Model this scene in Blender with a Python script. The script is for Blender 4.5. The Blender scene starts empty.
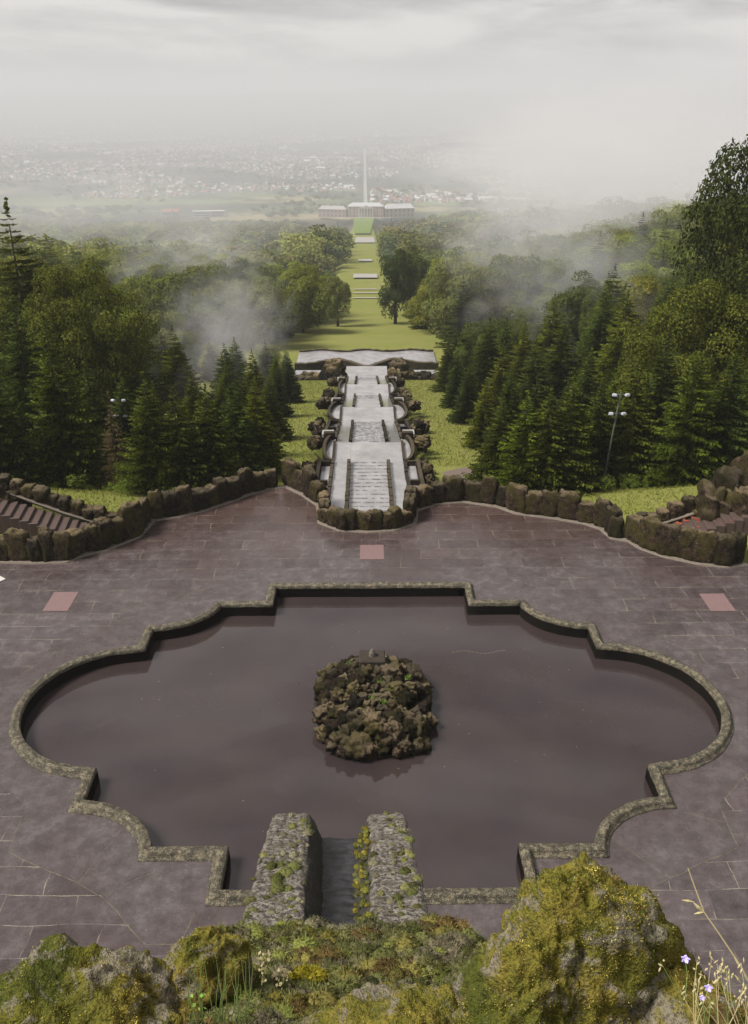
import bpy, bmesh, math, random
import numpy as np
from mathutils import Vector, noise, Matrix
R = math.radians
S = bpy.context.scene
COL = S.collection
random.seed(7)
rng = np.random.default_rng(7)

# ------------------------------------------------------------------ camera
F_PX, PITCH, YAW, CAM_H = 880.0, math.atan((512 - 105) / 880.0), math.atan(9 / 880.0), 20.0
cam_d = bpy.data.cameras.new('camera'); cam = bpy.data.objects.new('camera', cam_d); COL.objects.link(cam)
cam.location = (0, 0, CAM_H); cam.rotation_euler = (R(90) - PITCH, 0, -YAW)
cam_d.sensor_fit = 'VERTICAL'; cam_d.sensor_height = 24; cam_d.lens = F_PX * 24 / 1024
cam_d.clip_start = 0.1; cam_d.clip_end = 60000
S.camera = cam
# ------------------------------------------------------------------ world + sun
SUN_EL, SUN_AZ = R(52), R(-105)      # azimuth measured from +Y, negative = left
w = bpy.data.worlds.new('World'); S.world = w; w.use_nodes = True
nt = w.node_tree; nt.nodes.clear()
def N(t, typ, **kw):
    n = t.nodes.new(typ)
    for k, v in kw.items():
        if k.startswith('i_'):
            n.inputs[k[2:].replace('_', ' ')].default_value = v
        else: setattr(n, k, v)
    return n
def ramp(t, fac, stops, interp='LINEAR'):
    r = t.nodes.new('ShaderNodeValToRGB'); r.color_ramp.interpolation = interp
    els = r.color_ramp.elements
    while len(els) < len(stops): els.new(0.5)
    for e, (p, c) in zip(els, stops):
        e.position = p; e.color = (*c, 1) if len(c) == 3 else c
    if fac is not None: t.links.new(fac, r.inputs[0])
    return r.outputs[0]
def g(v): return (v, v, v)
def mix(t, fac, a, b, mode='MIX'):
    m = t.nodes.new('ShaderNodeMix'); m.data_type = 'RGBA'; m.blend_type = mode
    for i, v in ((0, fac), (6, a), (7, b)):
        if isinstance(v, (int, float)): m.inputs[i].default_value = v
        elif isinstance(v, tuple): m.inputs[i].default_value = (*v, 1) if len(v) == 3 else v
        else: t.links.new(v, m.inputs[i])
    return m.outputs[2]
def math_(t, op, a, b=None, c=None, clamp=False):
    m = t.nodes.new('ShaderNodeMath'); m.operation = op; m.use_clamp = clamp
    for i, v in enumerate((a, b, c)):
        if v is None: continue
        if isinstance(v, (int, float)): m.inputs[i].default_value = v
        else: t.links.new(v, m.inputs[i])
    return m.outputs[0]
def noi(t, vec, scale, detail=4, rough=.55, dist=0.0):
    n = t.nodes.new('ShaderNodeTexNoise'); n.inputs['Scale'].default_value = scale
    n.inputs['Detail'].default_value = detail; n.inputs['Roughness'].default_value = rough
    n.inputs['Distortion'].default_value = dist
    if vec is not None: t.links.new(vec, n.inputs['Vector'])
    return n.outputs['Fac']
tc = N(nt, 'ShaderNodeTexCoord')
sky = N(nt, 'ShaderNodeTexSky', sky_type='NISHITA', sun_disc=False, sun_elevation=SUN_EL, sun_rotation=SUN_AZ, altitude=400)
mp = N(nt, 'ShaderNodeMapping'); mp.inputs['Scale'].default_value = (1.7, 1.7, 9)
nt.links.new(tc.outputs['Generated'], mp.inputs['Vector'])
c1 = noi(nt, mp.outputs[0], 2.2, 6, .55, .6)
c2 = noi(nt, mp.outputs[0], 6.5, 5, .6, .3)
cm = math_(nt, 'ADD', math_(nt, 'MULTIPLY', c1, .75), math_(nt, 'MULTIPLY', c2, .25))
cloud = ramp(nt, cm, [(.38, (2.0, 2.05, 2.2)), (.47, (4.2, 4.15, 4.2)), (.54, (6.6, 6.4, 6.25)), (.60, (8.8, 8.5, 8.2))])
skyc = mix(nt, .93, sky.outputs[0], cloud)
bg = N(nt, 'ShaderNodeBackground'); bg.inputs['Strength'].default_value = .068
nt.links.new(skyc, bg.inputs['Color'])
wo = N(nt, 'ShaderNodeOutputWorld'); nt.links.new(bg.outputs[0], wo.inputs['Surface'])
sd = bpy.data.lights.new('sun', 'SUN'); sd.energy = 4.9; sd.angle = R(20); sd.color = (1, .95, .88)
so = bpy.data.objects.new('sun', sd); COL.objects.link(so)
dirv = Vector((math.sin(SUN_AZ) * math.cos(SUN_EL), math.cos(SUN_AZ) * math.cos(SUN_EL), math.sin(SUN_EL)))
so.rotation_euler = dirv.to_track_quat('Z', 'Y').to_euler()
S.view_settings.view_transform = 'Standard'; S.view_settings.look = 'None'
S.view_settings.exposure = 0.55; S.view_settings.gamma = 1; S.view_settings.use_curve_mapping = False
S.cycles.max_bounces = 6; S.cycles.diffuse_bounces = 3; S.cycles.glossy_bounces = 3
S.cycles.transmission_bounces = 2; S.cycles.transparent_max_bounces = 8; S.cycles.volume_bounces = 3
S.cycles.volume_max_steps = 96; S.cycles.volume_step_rate = 1.0
S.cycles.use_denoising = True

# ------------------------------------------------------------------ helpers
def unproj_ray(px, py):
    a = (px - 374) / F_PX; v = (py - 512) / F_PX
    fw = math.cos(PITCH) - v * math.sin(PITCH); dn = math.sin(PITCH) + v * math.cos(PITCH)
    return Vector((a * math.cos(YAW) + fw * math.sin(YAW), -a * math.sin(YAW) + fw * math.cos(YAW), -dn))
def at(px, py, depth):
    return Vector((0, 0, CAM_H)) + unproj_ray(px, py) * depth
def tag(o, label=None, cat=None, group=None, kind=None):
    if label: o['label'] = label
    if cat: o['category'] = cat
    if group: o['group'] = group
    if kind: o['kind'] = kind
    return o
def link(name, me, mat=None, parent=None, smooth=False):
    o = bpy.data.objects.new(name, me); COL.objects.link(o)
    if mat is not None and not me.materials:
        for m in (mat if isinstance(mat, (list, tuple)) else [mat]): me.materials.append(m)
    if parent: o.parent = parent
    if smooth: me.polygons.foreach_set('use_smooth', [True] * len(me.polygons))
    return o
def empty(name, loc=(0, 0, 0), rz=0.0):
    o = bpy.data.objects.new(name, None); COL.objects.link(o); o.location = loc; o.rotation_euler = (0, 0, rz)
    o.empty_display_size = .3
    return o
def np_mesh(name, V, F, mi=None, col=None):
    """V (n,3), F (m,k) all faces of equal k"""
    V = np.asarray(V, np.float32); F = np.asarray(F, np.int32); k = F.shape[1]
    me = bpy.data.meshes.new(name)
    me.vertices.add(len(V)); me.vertices.foreach_set('co', V.ravel())
    me.loops.add(F.size); me.loops.foreach_set('vertex_index', F.ravel())
    me.polygons.add(len(F)); me.polygons.foreach_set('loop_start', np.arange(0, F.size, k, dtype=np.int32))
    if mi is not None: me.polygons.foreach_set('material_index', np.asarray(mi, np.int32))
    me.update(calc_edges=True)
    if col is not None:
        a = me.color_attributes.new('tint', 'FLOAT_COLOR', 'POINT')
        c = np.ones((len(V), 4), np.float32); c[:, :3] = col
        a.data.foreach_set('color', c.ravel())
    return me
def bm_obj(name, bm, mat, parent=None, smooth=False):
    me = bpy.data.meshes.new(name); bm.to_mesh(me); bm.free()
    return link(name, me, mat, parent, smooth)
def add_box(bm, c, s, rz=0.0, bevel=0.0, taper=1.0):
    r = bmesh.ops.create_cube(bm, size=1)
    M = Matrix.Translation(c) @ Matrix.Rotation(rz, 4, 'Z') @ Matrix.Diagonal((*s, 1))
    for v in r['verts']:
        if taper != 1 and v.co.z > 0: v.co.x *= taper; v.co.y *= taper
        v.co = M @ v.co
    if bevel:
        es = list({e for v in r['verts'] for e in v.link_edges})
        bmesh.ops.bevel(bm, geom=es, offset=bevel, segments=1, affect='EDGES')
def tube(bm, pts, rads, n=6):
    rings = []
    pts = [Vector(p) for p in pts]
    for i, p in enumerate(pts):
        d = (pts[min(i + 1, len(pts) - 1)] - pts[max(i - 1, 0)]).normalized()
        u = d.orthogonal().normalized() if i == 0 else (rings_u - d * rings_u.dot(d)).normalized()
        rings_u = u; vv = d.cross(u)
        rings.append([bm.verts.new(p + (u * math.cos(t) + vv * math.sin(t)) * rads[i]) for t in [2 * math.pi * k / n for k in range(n)]])
    for a, b in zip(rings, rings[1:]):
        for k in range(n): bm.faces.new((a[k], a[(k + 1) % n], b[(k + 1) % n], b[k]))
    bm.faces.new(rings[0][::-1]); bm.faces.new(rings[-1])
def mat(name, build):
    m = bpy.data.materials.new(name); m.use_nodes = True; t = m.node_tree
    b = t.nodes['Principled BSDF']; build(t, b); return m
def bump(t, b, h, strength=.5, dist=.05):
    n = t.nodes.new('ShaderNodeBump'); n.inputs['Strength'].default_value = strength; n.inputs['Distance'].default_value = dist
    t.links.new(h, n.inputs['Height']); t.links.new(n.outputs[0], b.inputs['Normal'])
def coord(t, kind='Object'):
    return t.nodes.new('ShaderNodeTexCoord').outputs[kind]
def posn(t): return t.nodes.new('ShaderNodeNewGeometry').outputs['Position']
def flat(name, c, rough=.8, spec=.3, var=.15, sc=3.0):
    def f(t, b):
        n = noi(t, coord(t), sc, 4)
        t.links.new(mix(t, n, tuple(x * (1 - var) for x in c), tuple(x * (1 + var) for x in c)), b.inputs['Base Color'])
        b.inputs['Roughness'].default_value = rough; b.inputs['Specular IOR Level'].default_value = spec
    return mat(name, f)

# ------------------------------------------------------------------ terrain
CX = .2
WALL = [(-40, 38.2), (-30, 37.9), (-21, 37.6), (-17.68, 37.67), (-15.86, 37.55), (-14.45, 37.64), (-13.82, 38.31), (-12.85, 38.88), (-11.6, 40.3), (-11.2, 42.3), (-9.95, 42.7),
        (-8.67, 43.59), (-7.51, 44.64), (-6.63, 45.6), (-5.53, 46.44), (-4.58, 46.72), (-3.58, 45.57), (-2.64, 44.12), (-2.47, 41.9)]
HEADW = [(-2.47, 41.9), (-1.37, 41.0), (.08, 40.75), (1.42, 40.95), (2.6, 41.8)]
WALLR = [(2.6, 41.8), (2.75, 43.41), (3.9, 44.26), (5.42, 44.52), (7.21, 43.83), (8.17, 42.91), (9.85, 42.39), (11.54, 41.63), (12.19, 41.02), (12.5, 39.9),
         (13.24, 39.6), (13.67, 38.74), (14.55, 37.88), (15.91, 37.15), (17.09, 36.83), (18.27, 37.02), (22, 37.3), (30, 38), (40, 38.5)]
_w = np.array([(x, y) for x, y in WALL + HEADW[1:-1] + WALLR])
def wall_y(x): return np.interp(x, _w[:, 0][np.argsort(_w[:, 0])], _w[:, 1][np.argsort(_w[:, 0])])
AX_Y = np.array([-50, 45, 47, 109, 112, 122, 125, 137.5, 230, 2000, 3000, 9000, 12500, 14500, 17000, 30000.])
AX_Z = np.array([-.6, -.6, -.7, -11.9, -13.4, -14.4, -15.4, -15.35, -26.2, -202.5, -250, -250, -90, 130, 230, 230.])
def T(x, y):
    x = np.asarray(x, float); y = np.asarray(y, float)
    z = np.interp(y, AX_Y, AX_Z)
    near = np.clip((2000 - y) / 600, 0, 1)
    # right hand hillside, left shoulder
    r_ = np.clip(x - 16, 0, 400); z = z + near * (r_ * .17 + 7 * (1 - np.exp(-r_ / 30.))) * np.clip((y - 50) / 60, 0, 1) * np.exp(-r_/500)
    l_ = np.clip(-x - 16, 0, 400); z = z + near * 3.5 * (1 - np.exp(-l_ / 25.)) * np.clip((y - 50) / 60, 0, 1)
    dip = np.clip((y - 180) / 450, 0, 1) * np.clip((2100 - y) / 300, 0, 1) * np.clip((np.abs(x) - 9) / 26, 0, 1)
    z = z - dip * 27
    # dips under the paved terrace
    wy = wall_y(x)
    inside = np.clip((wy + .55 - y) / .5, 0, 1) * (np.abs(x) < 45)
    z = np.where(y < 60, z - inside * 1.1 * 1.0, z)
    z = z - .9 * np.clip((3.6 - np.abs(x - CX)) / .5, 0, 1) * ((y > 40) & (y < 113))
    # grass shoulder beyond the side walls
    sh = np.clip((np.abs(x) - 8.5) / 3, 0, 1) * np.clip((48 - y) / 3, 0, 1) * (1 - inside)
    z = z * (1 - sh) + sh * (-.15 + .10 * np.clip(np.abs(x) - 10, 0, 14))
    # gentle unevenness away from the axis
    u = np.clip((np.abs(x) - 20) / 40, 0, 1) * np.clip((y - 70) / 60, 0, 1)
    z = z + u * (2.5 * np.sin(x * .021 + 1.3) * np.cos(y * .017) + 1.2 * np.sin(x * .07 + y * .05))
    hill = np.clip((y - 9500) / 5000, 0, 1)
    z = z + hill * (45 * np.sin(x * .00045 + .8) + 20 * np.sin(x * .0013 + 2) + 8 * np.sin(x * .004))
    pl = np.clip((y - 2600) / 1500, 0, 1) * (1 - hill)
    z = z + pl * (14 * np.sin(x * .0016 + y * .0009) + 8 * np.sin(x * .004 - y * .0021))
    return z
def Tz(x, y): return float(T(x, y))

ys = np.concatenate([np.arange(-30, 36, 3.), np.arange(36, 52, .5), np.arange(52, 140, 1.5), 140 * np.exp(np.linspace(0, math.log(29000 / 140.), 200))])
xs_h = np.concatenate([np.arange(0, 24, .6), 24 * np.exp(np.linspace(0, math.log(13500 / 24.), 110))])
xs = np.concatenate([-xs_h[:0:-1], xs_h])
XX, YY = np.meshgrid(xs, ys); ZZ = T(XX, YY)
nx, ny = len(xs), len(ys)
idx = np.arange(nx * ny).reshape(ny, nx)
Fq = np.stack([idx[:-1, :-1], idx[:-1, 1:], idx[1:, 1:], idx[1:, :-1]], -1).reshape(-1, 4)
def m_terrain(t, b):
    p = posn(t); sx = t.nodes.new('ShaderNodeSeparateXYZ'); t.links.new(p, sx.inputs[0])
    X, Y = sx.outputs[0], sx.outputs[1]
    n1 = noi(t, p, .5, 6, .65); n2 = noi(t, p, 6., 5, .7)
    gr = mix(t, n1, (.115, .13, .025), (.20, .205, .045)); gr = mix(t, math_(t, 'MULTIPLY', n2, .4), gr, (.09, .12, .018))
    mow = ramp(t, noi(t, p, .09, 5, .6, .8), [(.42, g(0)), (.58, g(1))])
    gr = mix(t, math_(t, 'MULTIPLY', mow, .25), gr, (.22, .19, .07))
    ffl = mix(t, n1, (.022, .02, .010), (.05, .045, .02))
    ax = math_(t, 'ABSOLUTE', X)
    edge = math_(t, 'ADD', ax, math_(t, 'MULTIPLY', n1, 6))
    far_ = ramp(t, math_(t, 'MULTIPLY', math_(t, 'SUBTRACT', edge, 22), .2, clamp=True), [(0, g(0)), (1, g(1))])
    c = mix(t, math_(t, 'MULTIPLY', far_, ramp(t, math_(t, 'MULTIPLY', Y, .01), [(.50, g(0)), (.56, g(1))])), gr, ffl)
    # fields in the valley
    vo = t.nodes.new('ShaderNodeTexVoronoi'); vo.inputs['Scale'].default_value = .0042; t.links.new(p, vo.inputs['Vector'])
    sc_ = t.nodes.new('ShaderNodeSeparateColor'); t.links.new(vo.outputs['Color'], sc_.inputs[0])
    fld = ramp(t, sc_.outputs[0], [(0, (.08, .10, .04)), (.35, (.13, .16, .055)), (.6, (.22, .19, .10)), (.85, (.10, .14, .05))], 'CONSTANT')
    wood = ramp(t, noi(t, p, .0035, 5, .6), [(.5, g(0)), (.54, g(1))])
    fld = mix(t, wood, fld, (.035, .045, .03))
    n3 = noi(t, p, .012, 6, .7)
    town = ramp(t, n3, [(.4, (.025, .035, .028)), (.52, (.05, .055, .05)), (.62, (.09, .09, .088))])
    valley = mix(t, ramp(t, math_(t, 'MULTIPLY', Y, .0001), [(.295, g(0)), (.34, g(1))]), fld, town)
    valley = mix(t, ramp(t, math_(t, 'MULTIPLY', Y, .00005), [(.6, g(0)), (.65, g(1))]), valley, (.06, .075, .05))
    c = mix(t, ramp(t, math_(t, 'MULTIPLY', Y, .0002), [(.40, g(0)), (.41, g(1))]), c, valley)
    t.links.new(c, b.inputs['Base Color']); b.inputs['Roughness'].default_value = .9; b.inputs['Specular IOR Level'].default_value = .2
    bump(t, b, n2, .6, .08)
tag(link('terrain', np_mesh('terrain', np.stack([XX, YY, ZZ], -1).reshape(-1, 3), Fq), mat('terrain', m_terrain), smooth=True), kind='structure')

# haze over the whole valley
hz_bm = bmesh.new(); add_box(hz_bm, (0, 14000, (350 - 290) / 2), (29000, 33000, 350 + 290))
def m_haze(t, b):
    t.nodes.remove(b); v = t.nodes.new('ShaderNodeVolumePrincipled')
    v.inputs['Color'].default_value = (.74, .75, .78, 1); v.inputs['Density'].default_value = .00025; v.inputs['Anisotropy'].default_value = 0
    t.links.new(v.outputs[0], t.nodes['Material Output'].inputs['Volume'])
tag(bm_obj('haze', hz_bm, mat('haze', m_haze)), 'pale grey haze filling the valley down to the city', 'haze', kind='stuff')
def m_mist(dens, sc_):
    def f(t, b):
        t.nodes.remove(b); v = t.nodes.new('ShaderNodeVolumePrincipled'); v.inputs['Color'].default_value = (.82, .82, .84, 1)
        v.inputs['Anisotropy'].default_value = 0
        co = coord(t); ln = t.nodes.new('ShaderNodeVectorMath'); ln.operation = 'LENGTH'; t.links.new(co, ln.inputs[0])
        fall = math_(t, 'SUBTRACT', 1.0, ln.outputs['Value'], clamp=True)
        n = noi(t, co, sc_, 5, .62, .9)
        d = math_(t, 'MULTIPLY', math_(t, 'SUBTRACT', math_(t, 'ADD', n, math_(t, 'MULTIPLY', fall, .5)), .64, clamp=True), dens)
        d = math_(t, 'MULTIPLY', d, math_(t, 'MULTIPLY', fall, 3, clamp=True))
        t.links.new(d, v.inputs['Density']); t.links.new(v.outputs[0], t.nodes['Material Output'].inputs['Volume'])
    return mat('mist', f)
def mist(loc, sc, dens, ns, label):
    bm = bmesh.new(); bmesh.ops.create_icosphere(bm, subdivisions=3, radius=1)
    o = bm_obj('mist', bm, m_mist(dens, ns)); o.location = loc; o.scale = sc
    tag(o, label, 'mist', kind='stuff')
mist((75, 270, 0), (85, 170, 40), .040, 3.6, 'veil of pale mist drifting over the wooded slope on the right')
mist((230, 720, -25), (230, 380, 80), .009, 3.2, 'broad white mist bank hanging behind the right hillside')
mist((-17, 108, -5), (11, 40, 11), .065, 5.0, 'wisp of mist rising among the spruces left of the cascade')
mist((-34, 180, -10), (22, 60, 14), .055, 4.5, 'torn mist trailing over the leafy trees left of the meadow')
mist((-110, 380, -18), (150, 230, 26), .011, 5.0, 'low shreds of mist caught in the far woods on the left')
mist((100, 400, -5), (110, 230, 34), .014, 5.0, 'low shreds of mist caught in the far woods on the right')
mist((28, 140, -3), (22, 60, 16), .06, 4.0, 'thin mist lying between the spruces right of the cascade')

# ------------------------------------------------------------------ paved terrace and pool
PCX, PCY = .2, 26.35
quarter = [(0, 8.8), (4.58, 8.8), (4.58, 7.2), (6.8, 7.2)]
for k in range(1, 13):
    a = math.pi + (math.pi / 2) * k / 12; quarter.append((9.4 + 2.6 * math.cos(a), 7.3 + 2.05 * math.sin(a)))
quarter.append((9.4, 3.74))
for k in range(1, 17):
    a = math.pi / 2 - (math.pi / 2) * k / 16; quarter.append((9.23 + 3.72 * math.cos(a), 3.72 * math.sin(a)))
half = quarter + [(x, -y) for x, y in quarter[-2::-1]]
POOL = half + [(-x, y) for x, y in half[-2:0:-1]]
def densify(P, step=.3, closed=True):
    out = []; n = len(P)
    for i in range(n if closed else n - 1):
        a, b = P[i], P[(i + 1) % n]; L = math.dist(a, b); k = max(1, int(L / step))
        for j in range(k): out.append((a[0] + (b[0] - a[0]) * j / k, a[1] + (b[1] - a[1]) * j / k))
    if not closed: out.append(P[-1])
    return out
POOL = [(x + PCX, y + PCY) for x, y in densify(POOL)]
def offset(P, d):   # clockwise polygon, positive d = outwards
    n = len(P); out = []
    for i in range(n):
        p0, p1, p2 = Vector(P[i - 1]), Vector(P[i]), Vector(P[(i + 1) % n])
        e1 = (p1 - p0).normalized(); e2 = (p2 - p1).normalized()
        n1 = Vector((-e1.y, e1.x)); n2 = Vector((-e2.y, e2.x)); m = (n1 + n2)
        m = m / max(m.dot(n1), .35)
        out.append(tuple(p1 + m * d))
    return out
def m_coping(t, b):
    p = posn(t); n = noi(t, p, 5, 6, .8); n2 = noi(t, p, 22, 4, .7)
    c = ramp(t, n, [(.40, (.012, .010, .006)), (.50, (.055, .043, .026)), (.60, (.20, .165, .105))])
    c = mix(t, ramp(t, n2, [(.52, g(0)), (.60, g(1))]), c, (.035, .036, .012))
    c = mix(t, ramp(t, noi(t, p, 30, 3, .6), [(.58, g(0)), (.68, g(1))]), c, (.30, .27, .20))
    t.links.new(c, b.inputs['Base Color']); b.inputs['Roughness'].default_value = .65; bump(t, b, n2, .8, .06)
M_COP = mat('mossy_coping_stone', m_coping)
prof = [(.10, 0.0), (.10, .05), (.03, .055), (.0, .16), (-.03, .22), (-.11, .25), (-.15, .215), (-.27, .215), (-.30, .18), (-.31, .06), (-.31, .055), (-.33, -.9)]
V = []; rings = [offset(POOL, d) for d, z in prof]
nP = len(POOL)
for ring, (d, z) in zip(rings, prof):
    for x, y in ring:
        q = noise.noise_vector(Vector((x * 2.5, y * 2.5, z * 3))) * .03
        V.append((x + q.x, y + q.y, z + (q.z if z > .05 else 0)))
Fc = [(r * nP + i, r * nP + (i + 1) % nP, (r + 1) * nP + (i + 1) % nP, (r + 1) * nP + i) for r in range(len(prof) - 1) for i in range(nP)]
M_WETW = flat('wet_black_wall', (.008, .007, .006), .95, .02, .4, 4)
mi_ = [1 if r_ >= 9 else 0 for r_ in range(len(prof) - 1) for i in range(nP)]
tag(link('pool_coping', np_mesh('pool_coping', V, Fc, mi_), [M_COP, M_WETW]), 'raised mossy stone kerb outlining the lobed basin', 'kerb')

def fill_loops(loops, z):
    bm = bmesh.new(); es = []
    for L in loops:
        vs = [bm.verts.new((x, y, z)) for x, y in L]
        for i in range(len(vs)): es.append(bm.edges.new((vs[i], vs[(i + 1) % len(vs)])))
    bmesh.ops.triangle_fill(bm, edges=es, use_beauty=True, use_dissolve=False)
    for f in bm.faces:
        if f.normal.z < 0: f.normal_flip()
    return bm
WL = WALL + HEADW[1:-1] + WALLR
outer = [(40, 2), (-40, 2)] + WL
def m_pave(t, b, bricks=True):
    p = posn(t)
    br = t.nodes.new('ShaderNodeTexBrick'); wv = t.nodes.new('ShaderNodeTexNoise'); wv.inputs['Scale'].default_value = .45; wv.inputs['Detail'].default_value = 5; t.links.new(p, wv.inputs['Vector'])
    vm = t.nodes.new('ShaderNodeVectorMath'); vm.operation = 'MULTIPLY_ADD'; t.links.new(wv.outputs['Color'], vm.inputs[0]); vm.inputs[1].default_value = (.5, .22, 0); t.links.new(p, vm.inputs[2]); t.links.new(vm.outputs[0], br.inputs['Vector'])
    for k, v in (('Scale', 1.0), ('Mortar Size', .014), ('Mortar Smooth', .3), ('Brick Width', 1.95), ('Row Height', 1.0), ('Bias', 0.0)): br.inputs[k].default_value = v
    br.inputs['Color1'].default_value = (.80, .78, .78, 1); br.inputs['Color2'].default_value = (1.12, 1.1, 1.11, 1); br.inputs['Mortar'].default_value = (1, 1, 1, 1)
    br.offset_frequency = 2; br.squash = 1
    big = noi(t, p, .22, 5, .6, .5); med = noi(t, p, 1.7, 8, .72); fine = noi(t, p, 20, 4, .75)
    c = ramp(t, med, [(.32, (.042, .033, .032)), (.5, (.070, .057, .057)), (.68, (.110, .093, .094))])
    c = mix(t, ramp(t, big, [(.45, g(0)), (.62, g(.55))]), c, (.045, .030, .029))
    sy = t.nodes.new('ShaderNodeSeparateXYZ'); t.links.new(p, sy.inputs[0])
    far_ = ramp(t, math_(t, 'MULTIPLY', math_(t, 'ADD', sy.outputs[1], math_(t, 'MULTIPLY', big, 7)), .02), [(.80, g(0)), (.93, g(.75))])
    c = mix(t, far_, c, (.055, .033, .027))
    if bricks: c = mix(t, 1.0, c, br.outputs['Color'], 'MULTIPLY')
    spk = ramp(t, noi(t, p, 9, 3, .75), [(.66, g(0)), (.70, g(.6))]); c = mix(t, spk, c, (.22, .19, .16))
    c = mix(t, ramp(t, fine, [(.3, g(.22)), (.5, g(0))]), c, (.05, .038, .036))
    c = mix(t, ramp(t, fine, [(.6, g(0)), (.78, g(.5))]), c, (.24, .205, .2))
    jn = math_(t, 'MULTIPLY', br.outputs['Fac'], ramp(t, noi(t, p, .9, 4, .7), [(.44, g(.04)), (.62, g(.8))]))
    if bricks: c = mix(t, jn, c, (.27, .235, .17))
    t.links.new(c, b.inputs['Base Color'])
    t.links.new(ramp(t, math_(t, 'ADD', math_(t, 'MULTIPLY', med, .6), math_(t, 'MULTIPLY', big, .4)), [(.40, g(.12)), (.62, g(.42))]), b.inputs['Roughness'])
    b.inputs['Specular IOR Level'].default_value = .5
    h = math_(t, 'ADD', math_(t, 'MULTIPLY', fine, .5), math_(t, 'MULTIPLY', br.outputs['Fac'], -.6)) if bricks else fine
    bump(t, b, h, .45, .02)
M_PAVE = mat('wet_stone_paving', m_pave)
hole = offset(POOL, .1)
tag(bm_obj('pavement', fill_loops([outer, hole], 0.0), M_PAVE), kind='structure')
# plain apron around the basin with pale radial joints
def m_apron(t, b):
    p = posn(t); med = noi(t, p, 1.3, 6, .65); fine = noi(t, p, 28, 3, .7)
    c = ramp(t, med, [(.3, (.125, .094, .098)), (.52, (.155, .122, .128)), (.72, (.18, .148, .152))])
    c = mix(t, ramp(t, fine, [(.3, g(.3)), (.55, g(0))]), c, (.06, .045, .042))
    spk = ramp(t, noi(t, p, 9, 3, .75), [(.66, g(0)), (.70, g(.5))]); c = mix(t, spk, c, (.24, .2, .17))
    t.links.new(c, b.inputs['Base Color']); t.links.new(ramp(t, med, [(.35, g(.28)), (.6, g(.55))]), b.inputs['Roughness']); bump(t, b, fine, .3, .015)
ap = [Vector(q) for q in offset(POOL, 1.25)]
simple = [(0, 10.1), (6, 10.1), (7.6, 8.5), (10.8, 6.9), (10.9, 5.1), (12.6, 3.6), (14.1, 1.2)]
hs = simple + [(x, -y) for x, y in simple[::-1]]
APR = [(x + PCX, y + PCY) for x, y in densify(hs + [(-x, y) for x, y in hs[-2:0:-1]], .8)]
tag(bm_obj('pool_apron', fill_loops([APR, offset(POOL, .1)], .004), mat('wet_apron_stone', lambda t, b: m_pave(t, b, False))), kind='structure')
def m_joint(t, b):
    p = posn(t); n = noi(t, p, 4, 5, .7)
    t.links.new(ramp(t, n, [(.35, (.07, .055, .045)), (.52, (.14, .125, .075)), (.7, (.24, .22, .14))]), b.inputs['Base Color']); b.inputs['Roughness'].default_value = .8
jb = bmesh.new()
def strip(bm, P, wd, z):
    P = [Vector(q) for q in P]
    L = []
    for i, q in enumerate(P):
        d = (P[min(i + 1, len(P) - 1)] - P[max(i - 1, 0)]).normalized(); n = Vector((-d.y, d.x)) * wd * random.uniform(.3, .8)
        L.append((bm.verts.new((q.x + n.x, q.y + n.y, z)), bm.verts.new((q.x - n.x, q.y - n.y, z))))
    for a, b_ in zip(L, L[1:]): bm.faces.new((a[0], a[1], b_[1], b_[0]))
apd = densify(APR, .35)
wob = lambda q: (q[0] + noise.noise(Vector((q[0], q[1], 3))) * .1, q[1] + noise.noise(Vector((q[0], q[1], 9))) * .1)
loopj = [wob(q) for q in apd]
seg = 0
while seg < len(loopj) - 6:      # the rim joint, broken where it has washed out
    L = random.randint(10, 40); strip(jb, loopj[seg:seg + L], .013, .008); seg += L + random.randint(6, 26)
base_in = offset(POOL, .3)
for (i, d) in [(k, 1) for k in range(0, len(POOL), 9)]:
    p0 = Vector(base_in[i]); p1 = min((Vector(q) for q in APR), key=lambda q: (q - p0).length)
    if (p1 - p0).length < 2.6: strip(jb, [wob(p0.lerp(p1, k / 6)) for k in range(7)], .010, .0085)
tag(bm_obj('paving_joints', jb, mat('pale_joint', m_joint)), kind='structure')
# water
def m_pool(t, b):
    p = posn(t); n = noi(t, p, .35, 4, .6)
    t.links.new(ramp(t, n, [(.3, (.028, .021, .022)), (.7, (.038, .028, .026))]), b.inputs['Base Color'])
    b.inputs['Roughness'].default_value = .03; b.inputs['IOR'].default_value = 1.55
    bump(t, b, noi(t, p, 2.2, 4, .6), .06, .03)
tag(bm_obj('pool_water', fill_loops([[(-14.5, 15.5), (14.9, 15.5), (14.9, 36.6), (-14.5, 36.6)]], -.38), mat('murky_water', m_pool)), kind='structure')
# three pinkish slabs
M_PINK = flat('pink_sandstone', (.16, .102, .10), .5, .4, .35, 14)
for (x0, x1, y0, y1, sk, lab) in [(-.30, .88, 37.75, 39.3, 0, 'pinkish slab set in the paving in front of the cascade parapet'),
                                  (-14.1, -13.0, 33.1, 34.75, -.35, 'pinkish slab in the paving near the left stairway'),
                                  (15.0, 16.1, 32.8, 34.3, .3, 'pinkish slab in the paving near the right stairway')]:
    bm = bmesh.new(); vs = [bm.verts.new(q) for q in [(x0, y0, .006), (x1, y0, .006), (x1 + sk * 0, y1, .006), (x0 + sk * 0, y1, .006)]]
    f = bm.faces.new(vs); r = bmesh.ops.extrude_face_region(bm, geom=[f]);
    for v in r['geom']:
        if isinstance(v, bmesh.types.BMVert): v.co.z = .014
    tag(bm_obj('paving_slab', bm, M_PINK), lab, 'slab', 'pinkish slabs in the paving')
bm = bmesh.new(); add_box(bm, (-17.6, 35.6, .03), (1.6, 1.0, .06), .9, .01)
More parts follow.
